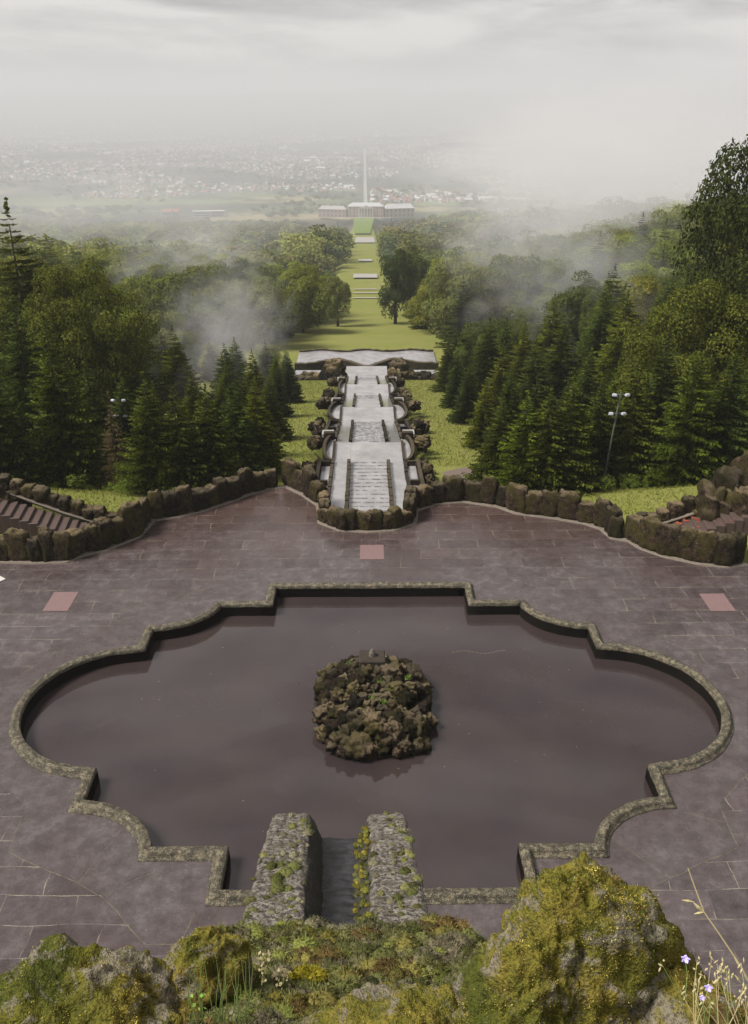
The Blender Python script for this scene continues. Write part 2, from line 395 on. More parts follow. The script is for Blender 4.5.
tag(bm_obj('paving_slab', bm, flat('pale_slab', (.45, .43, .41), .5)), 'pale slab at the left edge of the paving below the wall', 'slab')
# floating specks
fb = bmesh.new()
for k in range(80):
    a = random.uniform(0, 6.28); r_ = math.sqrt(random.random())
    x, y = PCX + 9 * r_ * math.cos(a), PCY + 6.3 * r_ * math.sin(a); s = random.uniform(.010, .03)
    fb.faces.new([fb.verts.new((x + s * math.cos(b_) * random.uniform(.6, 1.5), y + s * math.sin(b_), -.374)) for b_ in (0, 1.5, 3, 4.6)])
for k in range(14):
    x = 3.5 + k * .16; fb.faces.new([fb.verts.new((x + dx, 30.3 + .1 * math.sin(k * .6) + dy, -.373)) for dx, dy in ((0, 0), (.13, 0), (.13, .03), (0, .02))])
tag(bm_obj('floating_debris', fb, flat('debris', (.15, .12, .08))), 'tiny leaves and specks floating on the pool', 'debris', kind='stuff')

# ------------------------------------------------------------------ rocks
def rock_mesh(seed, sx=.5, sy=.5, sz=.5, box=3.0, amp=.12, fr=2.0, sub=3, zmin=None, fine=.03):
    bm = bmesh.new(); bmesh.ops.create_icosphere(bm, subdivisions=sub, radius=1)
    so_ = Vector((seed * 7.3, seed * 3.1, seed * 1.7))
    for v in bm.verts:
        c = v.co.normalized(); k = (abs(c.x) ** box + abs(c.y) ** box + abs(c.z) ** box) ** (-1 / box)
        c = c * k; n = noise.fractal(c * fr + so_, .8, 2.1, 5) + .55 * (noise.ridged_multi_fractal(c * fr * 1.4 + so_, .9, 2, 4, 1, 2) - 1.1) * .5
        n2 = noise.noise(c * fr * 5 + so_)
        cell = noise.voronoi(c * fr * 1.3 + so_)[0]; crack = min(.25, cell[1] - cell[0])
        c = c * (1 + amp * n + fine * n2 + (crack - .25) * amp * .8)
        v.co = Vector((c.x * sx, c.y * sy, c.z * sz))
        if zmin is not None and v.co.z < zmin: v.co.z = zmin
    me = bpy.data.meshes.new('rock'); bm.to_mesh(me); bm.free()
    me.polygons.foreach_set('use_smooth', [True] * len(me.polygons))
    return me
def m_rock(t, b, dark=(.010, .008, .006), mid=(.045, .032, .022), top=(.22, .18, .125), moss=(.05, .048, .010), mossy=.5):
    co = coord(t); p = posn(t); ge = t.nodes.new('ShaderNodeNewGeometry'); oi = t.nodes.new('ShaderNodeObjectInfo')
    n = noi(t, p, 4.5, 6, .75); n2 = noi(t, p, 15, 5, .75)
    c = ramp(t, n, [(.38, dark), (.52, mid), (.66, tuple(x * 2.2 for x in mid))])
    c = mix(t, ramp(t, noi(t, p, 7, 5, .7, .5), [(.6, g(0)), (.66, g(.7))]), c, tuple(x * .8 for x in top))
    c = mix(t, ramp(t, n2, [(.35, g(.6)), (.55, g(0))]), c, tuple(x * .5 for x in dark))
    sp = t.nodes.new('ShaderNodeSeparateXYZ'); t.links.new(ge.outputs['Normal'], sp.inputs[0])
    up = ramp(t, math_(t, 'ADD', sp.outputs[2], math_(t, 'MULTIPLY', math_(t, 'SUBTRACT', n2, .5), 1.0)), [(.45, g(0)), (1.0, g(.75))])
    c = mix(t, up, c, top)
    ms = math_(t, 'MULTIPLY', ramp(t, noi(t, p, 1.3, 4, .6), [(.46, g(0)), (.56, g(1))]), mossy)
    c = mix(t, ms, c, moss)
    vv = mix(t, oi.outputs['Random'], (.6, .6, .6), (1.6, 1.5, 1.3)); c = mix(t, 1.0, c, vv, 'MULTIPLY')
    t.links.new(c, b.inputs['Base Color']); b.inputs['Roughness'].default_value = .75; b.inputs['Specular IOR Level'].default_value = .10
    bump(t, b, math_(t, 'ADD', math_(t, 'ADD', n2, n), math_(t, 'MULTIPLY', noi(t, p, 40, 3, .7), .4)), 1.0, .16)
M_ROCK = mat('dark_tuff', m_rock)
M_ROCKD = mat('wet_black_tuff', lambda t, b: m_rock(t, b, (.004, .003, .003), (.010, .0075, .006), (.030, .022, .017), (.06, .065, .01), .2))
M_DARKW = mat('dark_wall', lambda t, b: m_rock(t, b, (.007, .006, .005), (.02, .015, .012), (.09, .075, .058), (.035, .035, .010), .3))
SLABS = [rock_mesh(s, .46, .29, .80, 4.5, .17, 1.5, 4, None, .04) for s in range(8)]
BOULD = [rock_mesh(20 + s, .5, .5, .5, 2.8, .38, 1.5, 4, None, .07) for s in range(8)]
def walk(P, step):
    """points along polyline at variable steps with tangent angle"""
    P = [Vector(q) for q in P]; out = []; d = 0; tot = sum((b_ - a).length for a, b_ in zip(P, P[1:]))
    while d < tot:
        st = step() ; m = d + st / 2; acc = 0
        for a, b_ in zip(P, P[1:]):
            L = (b_ - a).length
            if acc + L >= m:
                q = a + (b_ - a) * ((m - acc) / L); tg = b_ - a; out.append((q, math.atan2(tg.y, tg.x), st)); break
            acc += L
        d += st
    return out
def parapet(label, P, hgt, zf=lambda x, y: 0, step=(.6, 1.1), name='stone_parapet', thick=1.0):
    c = P[len(P) // 2]; root = tag(empty(name, (c[0], c[1], zf(*c))), label, 'stone wall')
    zr = zf(*c)
    for q, a, st in walk(P, lambda: random.uniform(*step)):
        h = hgt(q.x, q.y) * random.uniform(.78, 1.2)
        nrm = Vector((-math.sin(a), math.cos(a)))
        z = zf(q.x, q.y)
        o = link('stone', random.choice(SLABS), M_ROCK, root)
        o.location = (q.x + nrm.x * .32 - c[0], q.y + nrm.y * .32 - c[1], z - zr + h / 2 - .05)
        o.rotation_euler = (random.uniform(-.05, .05), random.uniform(-.05, .05), a + random.uniform(-.1, .1) + random.choice((0, math.pi)))
        o.scale = (st / .88 * random.uniform(1.04, 1.24), random.uniform(.9, 1.25) * thick, h / 1.5)
    # base footing strip in pale mortar
    fb_ = bmesh.new(); PP = densify(P, .4, False); prev = None
    for i, q in enumerate(PP):
        d = (Vector(PP[min(i + 1, len(PP) - 1)]) - Vector(PP[max(i - 1, 0)])).normalized(); n_ = Vector((-d.y, d.x))
        z = zf(q[0], q[1]) - zr
        cur = [fb_.verts.new((q[0] - c[0] + n_.x * o_, q[1] - c[1] + n_.y * o_, z + zz)) for o_, zz in ((-.12, .0), (-.10, .05), (.2, .06), (.2, -.3))]
        if prev:
            for k in range(3): fb_.faces.new((prev[k], prev[k + 1], cur[k + 1], cur[k]))
        prev = cur
    bm_obj('footing', fb_, M_FOOT, root)
    return root
M_FOOT = flat('pale_footing', (.15, .125, .10), .6, .4, .4, 6)
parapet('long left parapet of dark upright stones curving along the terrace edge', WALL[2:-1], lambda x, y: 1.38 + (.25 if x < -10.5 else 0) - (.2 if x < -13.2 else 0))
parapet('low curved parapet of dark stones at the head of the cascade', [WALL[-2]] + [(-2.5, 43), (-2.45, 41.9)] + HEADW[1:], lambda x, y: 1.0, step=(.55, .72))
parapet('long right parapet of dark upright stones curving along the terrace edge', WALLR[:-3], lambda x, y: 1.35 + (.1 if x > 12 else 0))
# stairways outside both ends of the parapet
M_STEP = flat('worn_step_stone', (.075, .052, .045), .5, .3, .25, 4)
def stair(side, x0, y0, label, wlab):
    root = tag(empty('stone_stairs', (x0, y0, 0)), label, 'stairs')
    for k in range(13):
        bm = bmesh.new(); h = .15 * (k + 1) + .05
        add_box(bm, (side * (.42 * k + .21), 0, h / 2), (.46, 1.7, h), side * -.12, .02)
        bm_obj('step', bm, M_STEP, root)
    P = [(x0 - side * .4, y0 + 1.15), (x0 + side * 2, y0 + 1.05), (x0 + side * 5.4, y0 + 1.3)]
    if side < 0: P = P[::-1]
    parapet(wlab, P, lambda x, y: .75, lambda x, y: .15 + .38 * max(0, (x - x0) * side), (.5, .68), 'stair_wall')
stair(-1, -13.4, 40.2, 'wet stone steps climbing away at the left end of the terrace', 'low wall of dark stones flanking the left stairway')
stair(1, 14.4, 39.6, 'stone steps scattered with red leaves at the right end of the terrace', 'low wall of dark stones flanking the right stairway')
lb = bmesh.new()
for k in range(110):
    x = random.uniform(14.4, 18.5); y = random.uniform(38.9, 40.5) if random.random() < .3 else random.uniform(40.1, 40.45); i = int((x - 14.4) / .42); z = .15 * (i + 1) + .062 + random.random() * .02
    s = random.uniform(.03, .08); a = random.uniform(0, 6); lb.faces.new([lb.verts.new((x + s * math.cos(a + q), y + s * math.sin(a + q), z + random.uniform(0, .03))) for q in (0, 1.6, 3.1, 4.7)])
tag(bm_obj('fallen_leaves', lb, flat('red_leaf', (.30, .06, .03))), 'red leaves littered over the steps on the right', 'leaves', kind='stuff')
def outcrop(name, label, items, m=None):
    c = items[0]; root = tag(empty(name, (c[0], c[1], c[2])), label, 'rocks')
    for (x, y, z, sx, sy, sz) in items:
        o = link('boulder', random.choice(BOULD), m or M_ROCK, root); o.location = (x - c[0], y - c[1], z - c[2]); o.scale = (sx, sy, sz); o.rotation_euler = (random.uniform(-.3, .3), random.uniform(-.3, .3), random.uniform(0, 6))
    return root
outcrop('rock_outcrop', 'tall pale-mottled rocks rising beside the right stairway', [(17.6, 40.6, 1.2, 1.8, 1.6, 2.6), (18.6, 41.0, 2.0, 1.8, 1.8, 2.6), (17.0, 41.0, .7, 1.0, 1.1, 1.4), (18.9, 40.2, 1.3, 2., 1.6, 2.8), (19.8, 41.2, 2.6, 2.2, 2, 3.2)])
outcrop('rock_outcrop', 'rocks stacked beside the left stairway at the picture edge', [(-18.6, 41.4, 1.3, 1.6, 1.4, 2.0), (-19.5, 41.6, 1.8, 1.6, 1.4, 2.4), (-18.0, 41.9, 1.0, 1.1, 1.0, 1.5)])

# ------------------------------------------------------------------ rock island in the pool
isl = tag(empty('rock_island', (.22, 26.6, -.38)), 'mound of dark wet rocks with green tufts in the middle of the pool', 'rock island')
bm = bmesh.new(); bmesh.ops.create_icosphere(bm, subdivisions=4, radius=1)
def mound(x, y):   # height over water at local x,y
    k = (abs(x / 2.15) ** 3.2 + abs(y / 2.6) ** 3.2)
    return 1.0 * max(0, 1 - k) ** .55
for v in bm.verts:
    c = v.co.normalized(); v.co = Vector((c.x * 1.8, c.y * 2.3, max(-.2, c.z) * .8)) * (1 + .1 * noise.noise(c * 3))
bm_obj('rubble_core', bm, M_ROCKD, isl)
cnt = 0
pts_i = []
for k in range(4000):
    x, y = random.uniform(-2.1, 2.1), random.uniform(-2.55, 2.55)
    if (abs(x / 2.15) ** 3.2 + abs(y / 2.6) ** 3.2) > .93: continue
    if abs(x) < .6 and .9 < y < 2.1: continue
    if any((x - a) ** 2 + (y - b_) ** 2 < .34 ** 2 for a, b_ in pts_i): continue
    pts_i.append((x, y))
    if len(pts_i) >= 98: break
for x, y in pts_i:
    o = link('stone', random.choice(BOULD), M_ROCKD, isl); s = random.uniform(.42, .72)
    if y < -1.5: s *= 1.25
    o.location = (x * .94, y, mound(x, y) - .12 + random.uniform(-.1, .16)); o.scale = (s * random.uniform(.8, 1.2), s * random.uniform(.8, 1.2), s * random.uniform(.7, 1.3)); o.rotation_euler = [random.uniform(0, 6) for _ in range(3)]
fz = bmesh.new(); add_box(fz, (0, 1.45, 1.15), (1.0, .8, .5), 0, .04); add_box(fz, (0, 1.4, .92), (1.3, 1.05, .22), 0, .04)
noz = bm_obj('pedestal', fz, flat('weathered_block', (.04, .032, .026), .8, .1, .4, 6), isl)
bm = bmesh.new(); tube(bm, [(0, 1.45, 1.4), (0, 1.45, 1.55), (0, 1.45, 1.68)], [.14, .12, .05], 10); bm_obj('nozzle', bm, flat('nozzle_bronze', (.10, .085, .07)), noz)
def tufts(name, centers, n, r, hgt, mat_, kind='stuff', parent=None):
    V, F = [], []
    for c in centers:
        for k in range(n):
            a = random.uniform(0, 6.28); rr = r * math.sqrt(random.random()); b0 = Vector(c) + Vector((rr * math.cos(a), rr * math.sin(a), 0))
            d = Vector((random.gauss(0, .45), random.gauss(0, .45), 1)).normalized(); h = hgt * random.uniform(.5, 1.2); s = Vector((-math.sin(a), math.cos(a), 0)) * h * .12
            i = len(V); V += [b0 - s, b0 + s, b0 + d * h]; F.append((i, i + 1, i + 2))
    return link(name, np_mesh(name, [tuple(v) for v in V], F), mat_, parent)
M_TUFT = flat('fresh_green', (.14, .22, .03), .7)
tf = tufts('fern_tufts', [(x, y, mound(x, y) + .08) for x, y in [(.2, 1.1), (.7, 1.5), (.25, .3), (.0, -.7), (-.3, -1.2), (.35, -1.0), (1.3, .6), (-1.2, .3), (.6, -.2), (-.9, 1.6)]], 40, .16, .13, M_TUFT, parent=isl)
tf['kind'] = 'stuff'

# ------------------------------------------------------------------ cascade
def AZ(y): return float(np.interp(y, AX_Y, AX_Z))
def m_wet(t, b, base=(.30, .28, .265), rough=.12, streak=True):
    p = posn(t); n = noi(t, p, .8, 4, .6); n2 = noi(t, p, 7, 4, .7)
    c = ramp(t, n, [(.3, tuple(x * .72 for x in base)), (.7, tuple(x * 1.15 for x in base))])
    c = mix(t, ramp(t, n2, [(.55, g(0)), (.7, g(.3))]), c, (.16, .12, .07))
    t.links.new(c, b.inputs['Base Color']); t.links.new(ramp(t, n2, [(.35, g(rough)), (.75, g(rough * 3))]), b.inputs['Roughness'])
    b.inputs['Specular IOR Level'].default_value = .8; bump(t, b, n2, .15, .02)
M_WET = mat('wet_cascade_stone', m_wet)
M_WATER = mat('thin_running_water', lambda t, b: m_wet(t, b, (.26, .25, .25), .045))
csc = tag(empty('water_cascade', (CX, 41.5, 0)), 'long stepped water staircase running straight down the slope from the terrace', 'cascade')
def L_(x, y, z): return (x, y - 41.5, z)
flights = [(43.0, 54.3), (58.0, 71.5), (75.5, 89.5), (93.5, 107.5)]
lands = [(41.6, 43.0), (54.3, 58.0), (71.5, 75.5), (89.5, 93.5), (107.5, 110.0)]
# stepped centre and smoother side channels
prof_y = []; z = -.35
for i, (a, b_) in enumerate(flights):
    l0, l1 = lands[i]; prof_y += [(l0, z), (l1, z)]
    drop = (AZ(b_) + .55) - z if i else (AZ(b_) + .55) - z
    n_ = int((b_ - a) / .75)
    for k in range(n_):
        yk = a + (b_ - a) * (k) / n_; z2 = z + drop * (k + 1) / n_
        prof_y += [(yk, z2)] if False else [(yk + .02, z2), (a + (b_ - a) * (k + 1) / n_, z2 + .01)]
    z = z + drop
prof_y += [(lands[4][0], z), (lands[4][1], z)]
Z_END = z
def prof_z(y):
    P = prof_y
    return float(np.interp(y, [q[0] for q in P], [q[1] for q in P]))
def extr(bm, P, x0, x1):
    pv = None
    for y, zz in P:
        cur = (bm.verts.new(L_(x0, y, zz)), bm.verts.new(L_(x1, y, zz)))
        if pv: bm.faces.new((pv[0], pv[1], cur[1], cur[0]))
        pv = cur
def m_steps(t, b):
    m_wet(t, b, (.26, .25, .25), .045)
    p = posn(t); m = t.nodes.new('ShaderNodeMapping'); m.inputs['Scale'].default_value = (1.6, 1 / .75 * .5, .0); t.links.new(p, m.inputs['Vector'])
    w1 = t.nodes.new('ShaderNodeTexWave'); w1.bands_direction = 'Y'; w1.inputs['Scale'].default_value = .42; w1.inputs['Distortion'].default_value = 1.2; w1.inputs['Detail'].default_value = 3; w1.inputs['Detail Scale'].default_value = 2.5; t.links.new(p, w1.inputs['Vector'])
    n = noi(t, m.outputs[0], 1.6, 5, .7)
    k = math_(t, 'MULTIPLY', ramp(t, w1.outputs['Fac'], [(.45, g(0)), (.85, g(1))]), ramp(t, n, [(.42, g(0)), (.55, g(.85))]))
    old = b.inputs['Base Color'].links[0].from_socket
    t.links.new(mix(t, k, old, (.05, .047, .056)), b.inputs['Base Color'])  # dark dashes: tread-edge reflections and wet lines, painted into the colour
bm = bmesh.new(); extr(bm, prof_y, -1.22, 1.22); cs_ = bm_obj('central_steps', bm, [mat('watery_steps', m_steps), M_WATER], csc)
for p_ in cs_.data.polygons:
    yy_ = p_.center.y + 41.5; p_.material_index = 0 if any(a < yy_ < b_ for a, b_ in flights) else 1
def smooth_prof(dz):
    P = []
    for i, (a, b_) in enumerate(flights):
        P += [(lands[i][0], prof_z(lands[i][0]) + dz), (lands[i][1], prof_z(lands[i][1]) + dz)]
    P += [(lands[4][0], Z_END + dz), (lands[4][1], Z_END + dz)]
    return P
for s in (-1, 1):
    bm = bmesh.new(); extr(bm, smooth_prof(.02), *sorted((s * 1.22, s * 2.3))); bm_obj('side_channel', bm, M_WATER, csc)
def slope_box(bm, x0, x1, ya, yb, za, zb, h, below=.5):
    c = [L_(x, y, zz + k) for x in (x0, x1) for (y, zz) in ((ya, za), (yb, zb)) for k in (-below, h)]
    v = [bm.verts.new(q) for q in c]   # 0:x0a-,1:x0a+,2:x0b-,3:x0b+,4..7 x1
    for f in ((0, 1, 3, 2), (4, 6, 7, 5), (1, 5, 7, 3), (0, 4, 5, 1), (2, 3, 7, 6)): bm.faces.new([v[i] for i in f])
for i, (a, b_) in enumerate(flights):
    for s in (-1, 1):
        bm = bmesh.new()
        n_ = 14
        for k in range(n_):      # kerb of separate worn blocks
            ya = a + .3 + (b_ - a - .5) * k / n_; yb = a + .3 + (b_ - a - .5) * (k + .93) / n_; j = random.uniform(-.02, .02)
            slope_box(bm, s * 1.28 - .11 + j, s * 1.28 + .11 + j, ya, yb, prof_z(ya), prof_z(yb), .30 + random.uniform(-.03, .03))
        bm_obj('kerb', bm, M_DARKW, csc)
        bm = bmesh.new(); n_ = 10
        a2 = a + (b_ - a) * .1
        for k in range(n_):
            ya = a2 + (b_ - a2) * k / n_; yb = a2 + (b_ - a2) * (k + .93) / n_; j = random.uniform(-.02, .02)
            slope_box(bm, s * 2.38 - .1 + j, s * 2.38 + .1 + j, ya, yb, prof_z(ya), prof_z(yb), .26 + random.uniform(-.03, .03))
        bm_obj('outer_kerb', bm, M_DARKW, csc)
# side terraces: flat ledge pools with bowed outer walls
def arc_wall(bm, cx, cy, r, t0, t1, z0, h, th=.16, n=18, sx=1.0):
    pv = None
    for k in range(n + 1):
        a = t0 + (t1 - t0) * k / n
        ring = [bm.verts.new(L_(cx + (r + dr) * math.cos(a) * sx, cy + (r + dr) * math.sin(a), z0 + zz)) for dr, zz in ((-th, -.5), (-th, h), (th, h), (th, -1.6))]
        if pv:
            for q in range(3): bm.faces.new((pv[q], pv[q + 1], ring[q + 1], ring[q]))
        else: bm.faces.new(ring)
        pv = ring
    bm.faces.new(pv)
spec = [(54.3, 58.0, .6, 1.0), (71.5, 75.5, .95, 1.5), (89.5, 93.5, .6, 1.3), (47.0, 49.5, .9, .8)]
for li, (a, b_, r, e) in enumerate(spec[:3]):
    zz = prof_z(a + .1)
    for s in (-1, 1):
        yc = (a + b_) / 2 + .2
        bm = bmesh.new()     # water sheet of side terrace
        pts = [(s * 2.3, a - .8), (s * 2.4, a - .8)] + [(s * (2.4 + r * math.sin(t_)), yc + (yc - a + .4) * -math.cos(t_)) for t_ in [math.pi * k / 14 for k in range(15)]] + [(s * 2.3, b_ + .6)]
        fv = [bm.verts.new(L_(x, y, zz + .03)) for x, y in pts]; f = bm.faces.new(fv if s > 0 else fv[::-1])
        bm_obj('ledge_pool', bm, M_WATER, csc)
        bm = bmesh.new(); R0 = yc - a + .4
        n_ = 16; pv = None
        for k in range(n_ + 1):
            t_ = math.pi * k / n_; ring = []
            for dr, h in ((-.1, -.4), (-.1, .38), (.14, .38), (.16, -1.8)):
                ring.append(bm.verts.new(L_(s * (2.4 + (r + dr) * math.sin(t_)), yc - (R0 + dr) * math.cos(t_), zz + h)))
            if pv:
                for q in range(3): bm.faces.new((pv[q], pv[q + 1], ring[q + 1], ring[q]))
            pv = ring
        bm_obj('bowed_wall', bm, M_DARKW, csc)
        bm = bmesh.new(); slope_box(bm, min(s * 2.28, s * 2.44), max(s * 2.28, s * 2.44), a + .1, b_ - .1, zz, zz, .2); bm_obj('landing_kerb', bm, M_DARKW, csc)
        bm = bmesh.new(); add_box(bm, L_(s * 2.75, b_ + .75, zz - .2), (.8, .45, 1.5), 0, .05); bm_obj('weir_block', bm, M_DARKW, csc)
        bm = bmesh.new(); add_box(bm, L_(s * 2.85, b_ + 1.02, zz + .3), (.85, .9, .3), 0, .03); bm_obj('weir_lip', bm, M_WET, csc)
for i, (a, b_) in enumerate(flights):     # straight ledges beside flights, descending in two levels
    for s in (-1, 1):
        for (f0, f1) in ((.18, .52), (.56, .9)):
            ya, yb = a + (b_ - a) * f0, a + (b_ - a) * f1; zz = prof_z(yb) + .15
            bm = bmesh.new(); slope_box(bm, min(s * 2.5, s * 3.05), max(s * 2.5, s * 3.05), ya, yb, prof_z(ya), prof_z(yb) + .02, .06, 1.2); bm_obj('ledge_pool', bm, M_WATER, csc)
            bm = bmesh.new(); slope_box(bm, min(s * 3.07, s * 3.3), max(s * 3.07, s * 3.3), ya - .2, yb + .2, prof_z(ya), prof_z(yb), .5, 1.6)
            slope_box(bm, min(s * 2.5, s * 3.2), max(s * 2.5, s * 3.2), yb, yb + .3, prof_z(yb), prof_z(yb) - .05, .42, 1.6); bm_obj('ledge_wall', bm, M_DARKW, csc)
# rock heaps along both sides
k = 0
HEAPS = [('close behind the parapet', 46.5, 2.9, 9), ('beside the first ledge', 51.5, 3.6, 7), ('beside the first landing', 59.5, 3.6, 5), ('beside the second flight', 65.5, 3.6, 5), ('above the big bowed basins', 70, 4.1, 5), ('below the big bowed basins', 78, 3.9, 5), ('beside the third flight', 85, 3.6, 4), ('near the foot of the third flight', 90, 3.9, 4), ('beside the last flight', 98, 3.6, 5)]
for s, sn in ((-1, 'left'), (1, 'right')):
    for (lab, y, x, n_) in HEAPS:
        it = []
        for q in range(n_):
            xx = CX + s * (x + random.uniform(-.1, .5)); yy = y + random.uniform(-1.8, 1.8)
            it.append((xx, yy, prof_z(yy) - .1 + random.uniform(-.1, .3), random.uniform(.45, .8), random.uniform(.7, 1.1), random.uniform(.6, 1.15)))
        outcrop('rock_heap', f'dark rock heap {sn} of the cascade {lab}', it, M_ROCKD)
# grotto roofs at the foot
for s, sn in ((-1, 'left'), (1, 'right')):
    it = [(CX + s * 4.2, 112, Z_END - .4, 2.4, 2.4, 3.0), (CX + s * 3.7, 111, Z_END - .8, 1.8, 2.0, 2.0), (CX + s * 5.0, 111.6, Z_END - 1, 2., 2., 2.0), (CX + s * 6.2, 112.5, Z_END - 1.5, 1.8, 2, 1.5), (CX + s * 7.6, 113, Z_END - 1.7, 1.9, 2, 1.4), (CX + s * 9., 112.6, Z_END - 1.8, 1.7, 2, 1.2)]
    outcrop('grotto_mound', f'pointed dark rock mound on the {sn} at the foot of the cascade', it, M_ROCKD)
PZ = -15.1
pb = bmesh.new()
W = []
for k in range(41):
    x = -10.5 + 21 * k / 40; W.append((x, 125.6 - 2.4 * math.exp(-((abs(x) - 4.4) / 2.2) ** 2) * -1.0 - 1.6 * math.exp(-(x / 1.6) ** 2)))
FARW = [(10.5 - 21 * k / 40) for k in range(41)]
farpts = [(x, 136.2 + .5 * math.cos(x * .9)) for x in FARW]
def fan(bm, pts, z):
    f = bm.faces.new([bm.verts.new((x + CX, y, z)) for x, y in pts]); return bm
tag(bm_obj('pond_water', fan(pb, W + farpts, PZ), mat('pale_pond_water', lambda t, b: m_wet(t, b, (.26, .25, .255), .05))), kind='structure')
def ribbon(P, h, th, z, zb):
    bm = bmesh.new(); pv = None; P = densify(P, .8, False)
    for i, q in enumerate(P):
        d = (Vector(P[min(i + 1, len(P) - 1)]) - Vector(P[max(i - 1, 0)])).normalized(); n_ = Vector((-d.y, d.x)); hh = h + .18 * noise.noise(Vector((q[0] * 1.5, q[1] * 1.5, 0)))
        ring = [bm.verts.new((q[0] + CX + n_.x * o_, q[1] + n_.y * o_, zz)) for o_, zz in ((-th, zb), (-th, z + hh), (th, z + hh), (th, zb))]
        if pv:
            for k in range(3): bm.faces.new((pv[k], pv[k + 1], ring[k + 1], ring[k]))
        else: bm.faces.new(ring)
        pv = ring
    bm.faces.new(pv[::-1]); return bm
tag(bm_obj('pond_wall', ribbon(W, 1.0, .35, PZ, -17.5), M_DARKW), 'low dark wavy wall on the near side of the lower pond', 'stone wall')
tag(bm_obj('pond_edging', ribbon(farpts, .22, .2, PZ, -17), M_DARKW), 'thin stone edging on the far side of the lower pond', 'kerb')
# apron pools between grotto and pond
ab = bmesh.new(); add_box(ab, (CX, 115.4, -13.3), (5.6, 8, .8)); add_box(ab, (CX - 6.9, 116.5, -13.7), (7.5, 5, .7)); add_box(ab, (CX + 6.9, 116.5, -13.7), (7.5, 5, .7))
tag(bm_obj('lower_landing', ab, M_WATER), 'wet stone landing between the cascade foot and the pond', 'landing')
# path on the right by the parapet
bm = bmesh.new(); P = [(6.2, 46.5), (7.6, 48), (8.0, 52), (6.6, 54.5), (5.0, 53), (4.9, 48)]
P = densify(P, .8)
bm.faces.new([bm.verts.new((x, y, 0)) for x, y in P]); bmesh.ops.triangulate(bm, faces=bm.faces)
for v in bm.verts: v.co.z = Tz(v.co.x, v.co.y) + .12
tag(bm_obj('gravel_path', bm, flat('brown_gravel', (.12, .085, .07), .6, .4, .3, 3)), kind='structure')
# cross paths and small basins down the axis
for (y0, y1, hw, z_) in [(304, 322, 4.2, .5), (400, 415, 3.2, .5), (610, 720, 7, .6), (236, 238, 3.4, .3), (250, 252, 3.4, .3), (262, 264, 3.4, .3)]:
    bm = bmesh.new(); bm.faces.new([bm.verts.new((CX + x, y, Tz(0, y) + z_)) for x, y in ((-hw, y0), (hw, y0), (hw, y1), (-hw, y1))])
    tag(bm_obj('path', bm, flat('pale_gravel', (.27, .26, .24), .6)), kind='structure')
for (y0, y1, hw) in [(326, 1800, 3)]:
    pass

# ------------------------------------------------------------------ foliage
def leaf_quads(C, Nn, size, asp=.6):
    n = len(C); rnd = rng.normal(size=(n, 3)); t = np.cross(Nn, rnd); t /= np.linalg.norm(t, axis=1, keepdims=True) + 1e-9
    b_ = np.cross(Nn, t); s = size[:, None]
    V = np.stack([C - t * s, C - b_ * s * asp, C + t * s, C + b_ * s * asp], 1).reshape(-1, 3)
    return V, np.arange(n * 4).reshape(n, 4)
def trunk_mesh(h, r, lean=0.0, n=8, limbs=0, zl=.4, ll=.3):
    bm = bmesh.new(); tube(bm, [(lean * k * k / 36., 0, -h * .04 + h * 1.04 * k / 6.) for k in range(7)], [r * (1 - .85 * k / 6.) for k in range(7)], n)
    for k in range(limbs):
        a = k * 2.4; z0 = h * (zl + .35 * k / max(1, limbs)); tube(bm, [(0, 0, z0), (math.cos(a) * ll * .5, math.sin(a) * ll * .5, z0 + ll * .35), (math.cos(a) * ll, math.sin(a) * ll, z0 + ll * .9)], [r * .4, r * .25, r * .08], 5)
    me = bpy.data.meshes.new('trunk'); bm.to_mesh(me); bm.free(); return me
def spruce(seed, layers=34, br=11, steps=8, sparse=1.0, rad=.21):
    r_ = np.random.default_rng(seed); Vs = []; k = 0
    for l in range(layers):
        f = (l + r_.uniform(-.3, .3)) / layers; z = .05 + .95 * f; Rr = rad * (1 - f) ** .8 + .006
        nb = max(4, int(br * (1 - f * .5)))
        for j in range(nb):
            a = r_.uniform(0, 6.283); Lb = Rr * r_.uniform(.72, 1.18); droop = r_.uniform(.25, .55) * (1 - .4 * f)
            da = np.array([math.cos(a), math.sin(a), 0]); pa = np.array([-math.sin(a), math.cos(a), 0])
            for s in range(steps):
                if r_.random() > sparse: continue
                q = .12 + .88 * (s + r_.random()) / steps
                p = da * Lb * q + np.array([0, 0, z - droop * Lb * q + .28 * Lb * q * q])
                wtw = Lb * .30 * (1.15 - q * .75)
                for sd_ in (-1, 1):
                    tip = p + da * wtw * .75 + pa * sd_ * wtw * r_.uniform(.6, 1.) + np.array([0, 0, -wtw * r_.uniform(.3, .9)])
                    wd = da * wtw * .26 + np.array([0, 0, wtw * .12])
                    Vs += [p - wd, p * .4 + tip * .6 - wd * .9, tip, p * .4 + tip * .6 + wd * .9] if False else [p - wd, (p + tip) / 2 - wd * 1.2, tip, (p + tip) / 2 + wd * 1.2]
    V = np.array(Vs)
    # leading shoot
    n = 14; C = np.stack([rng.normal(0, .003, n), rng.normal(0, .003, n), np.linspace(.96, 1.03, n)], 1); V2, _ = leaf_quads(C, rng.normal(size=(n, 3)), np.full(n, .01), .4)
    V = np.vstack([V, V2])
    return np_mesh('spruce_crown', V, np.arange(len(V)).reshape(-1, 4))
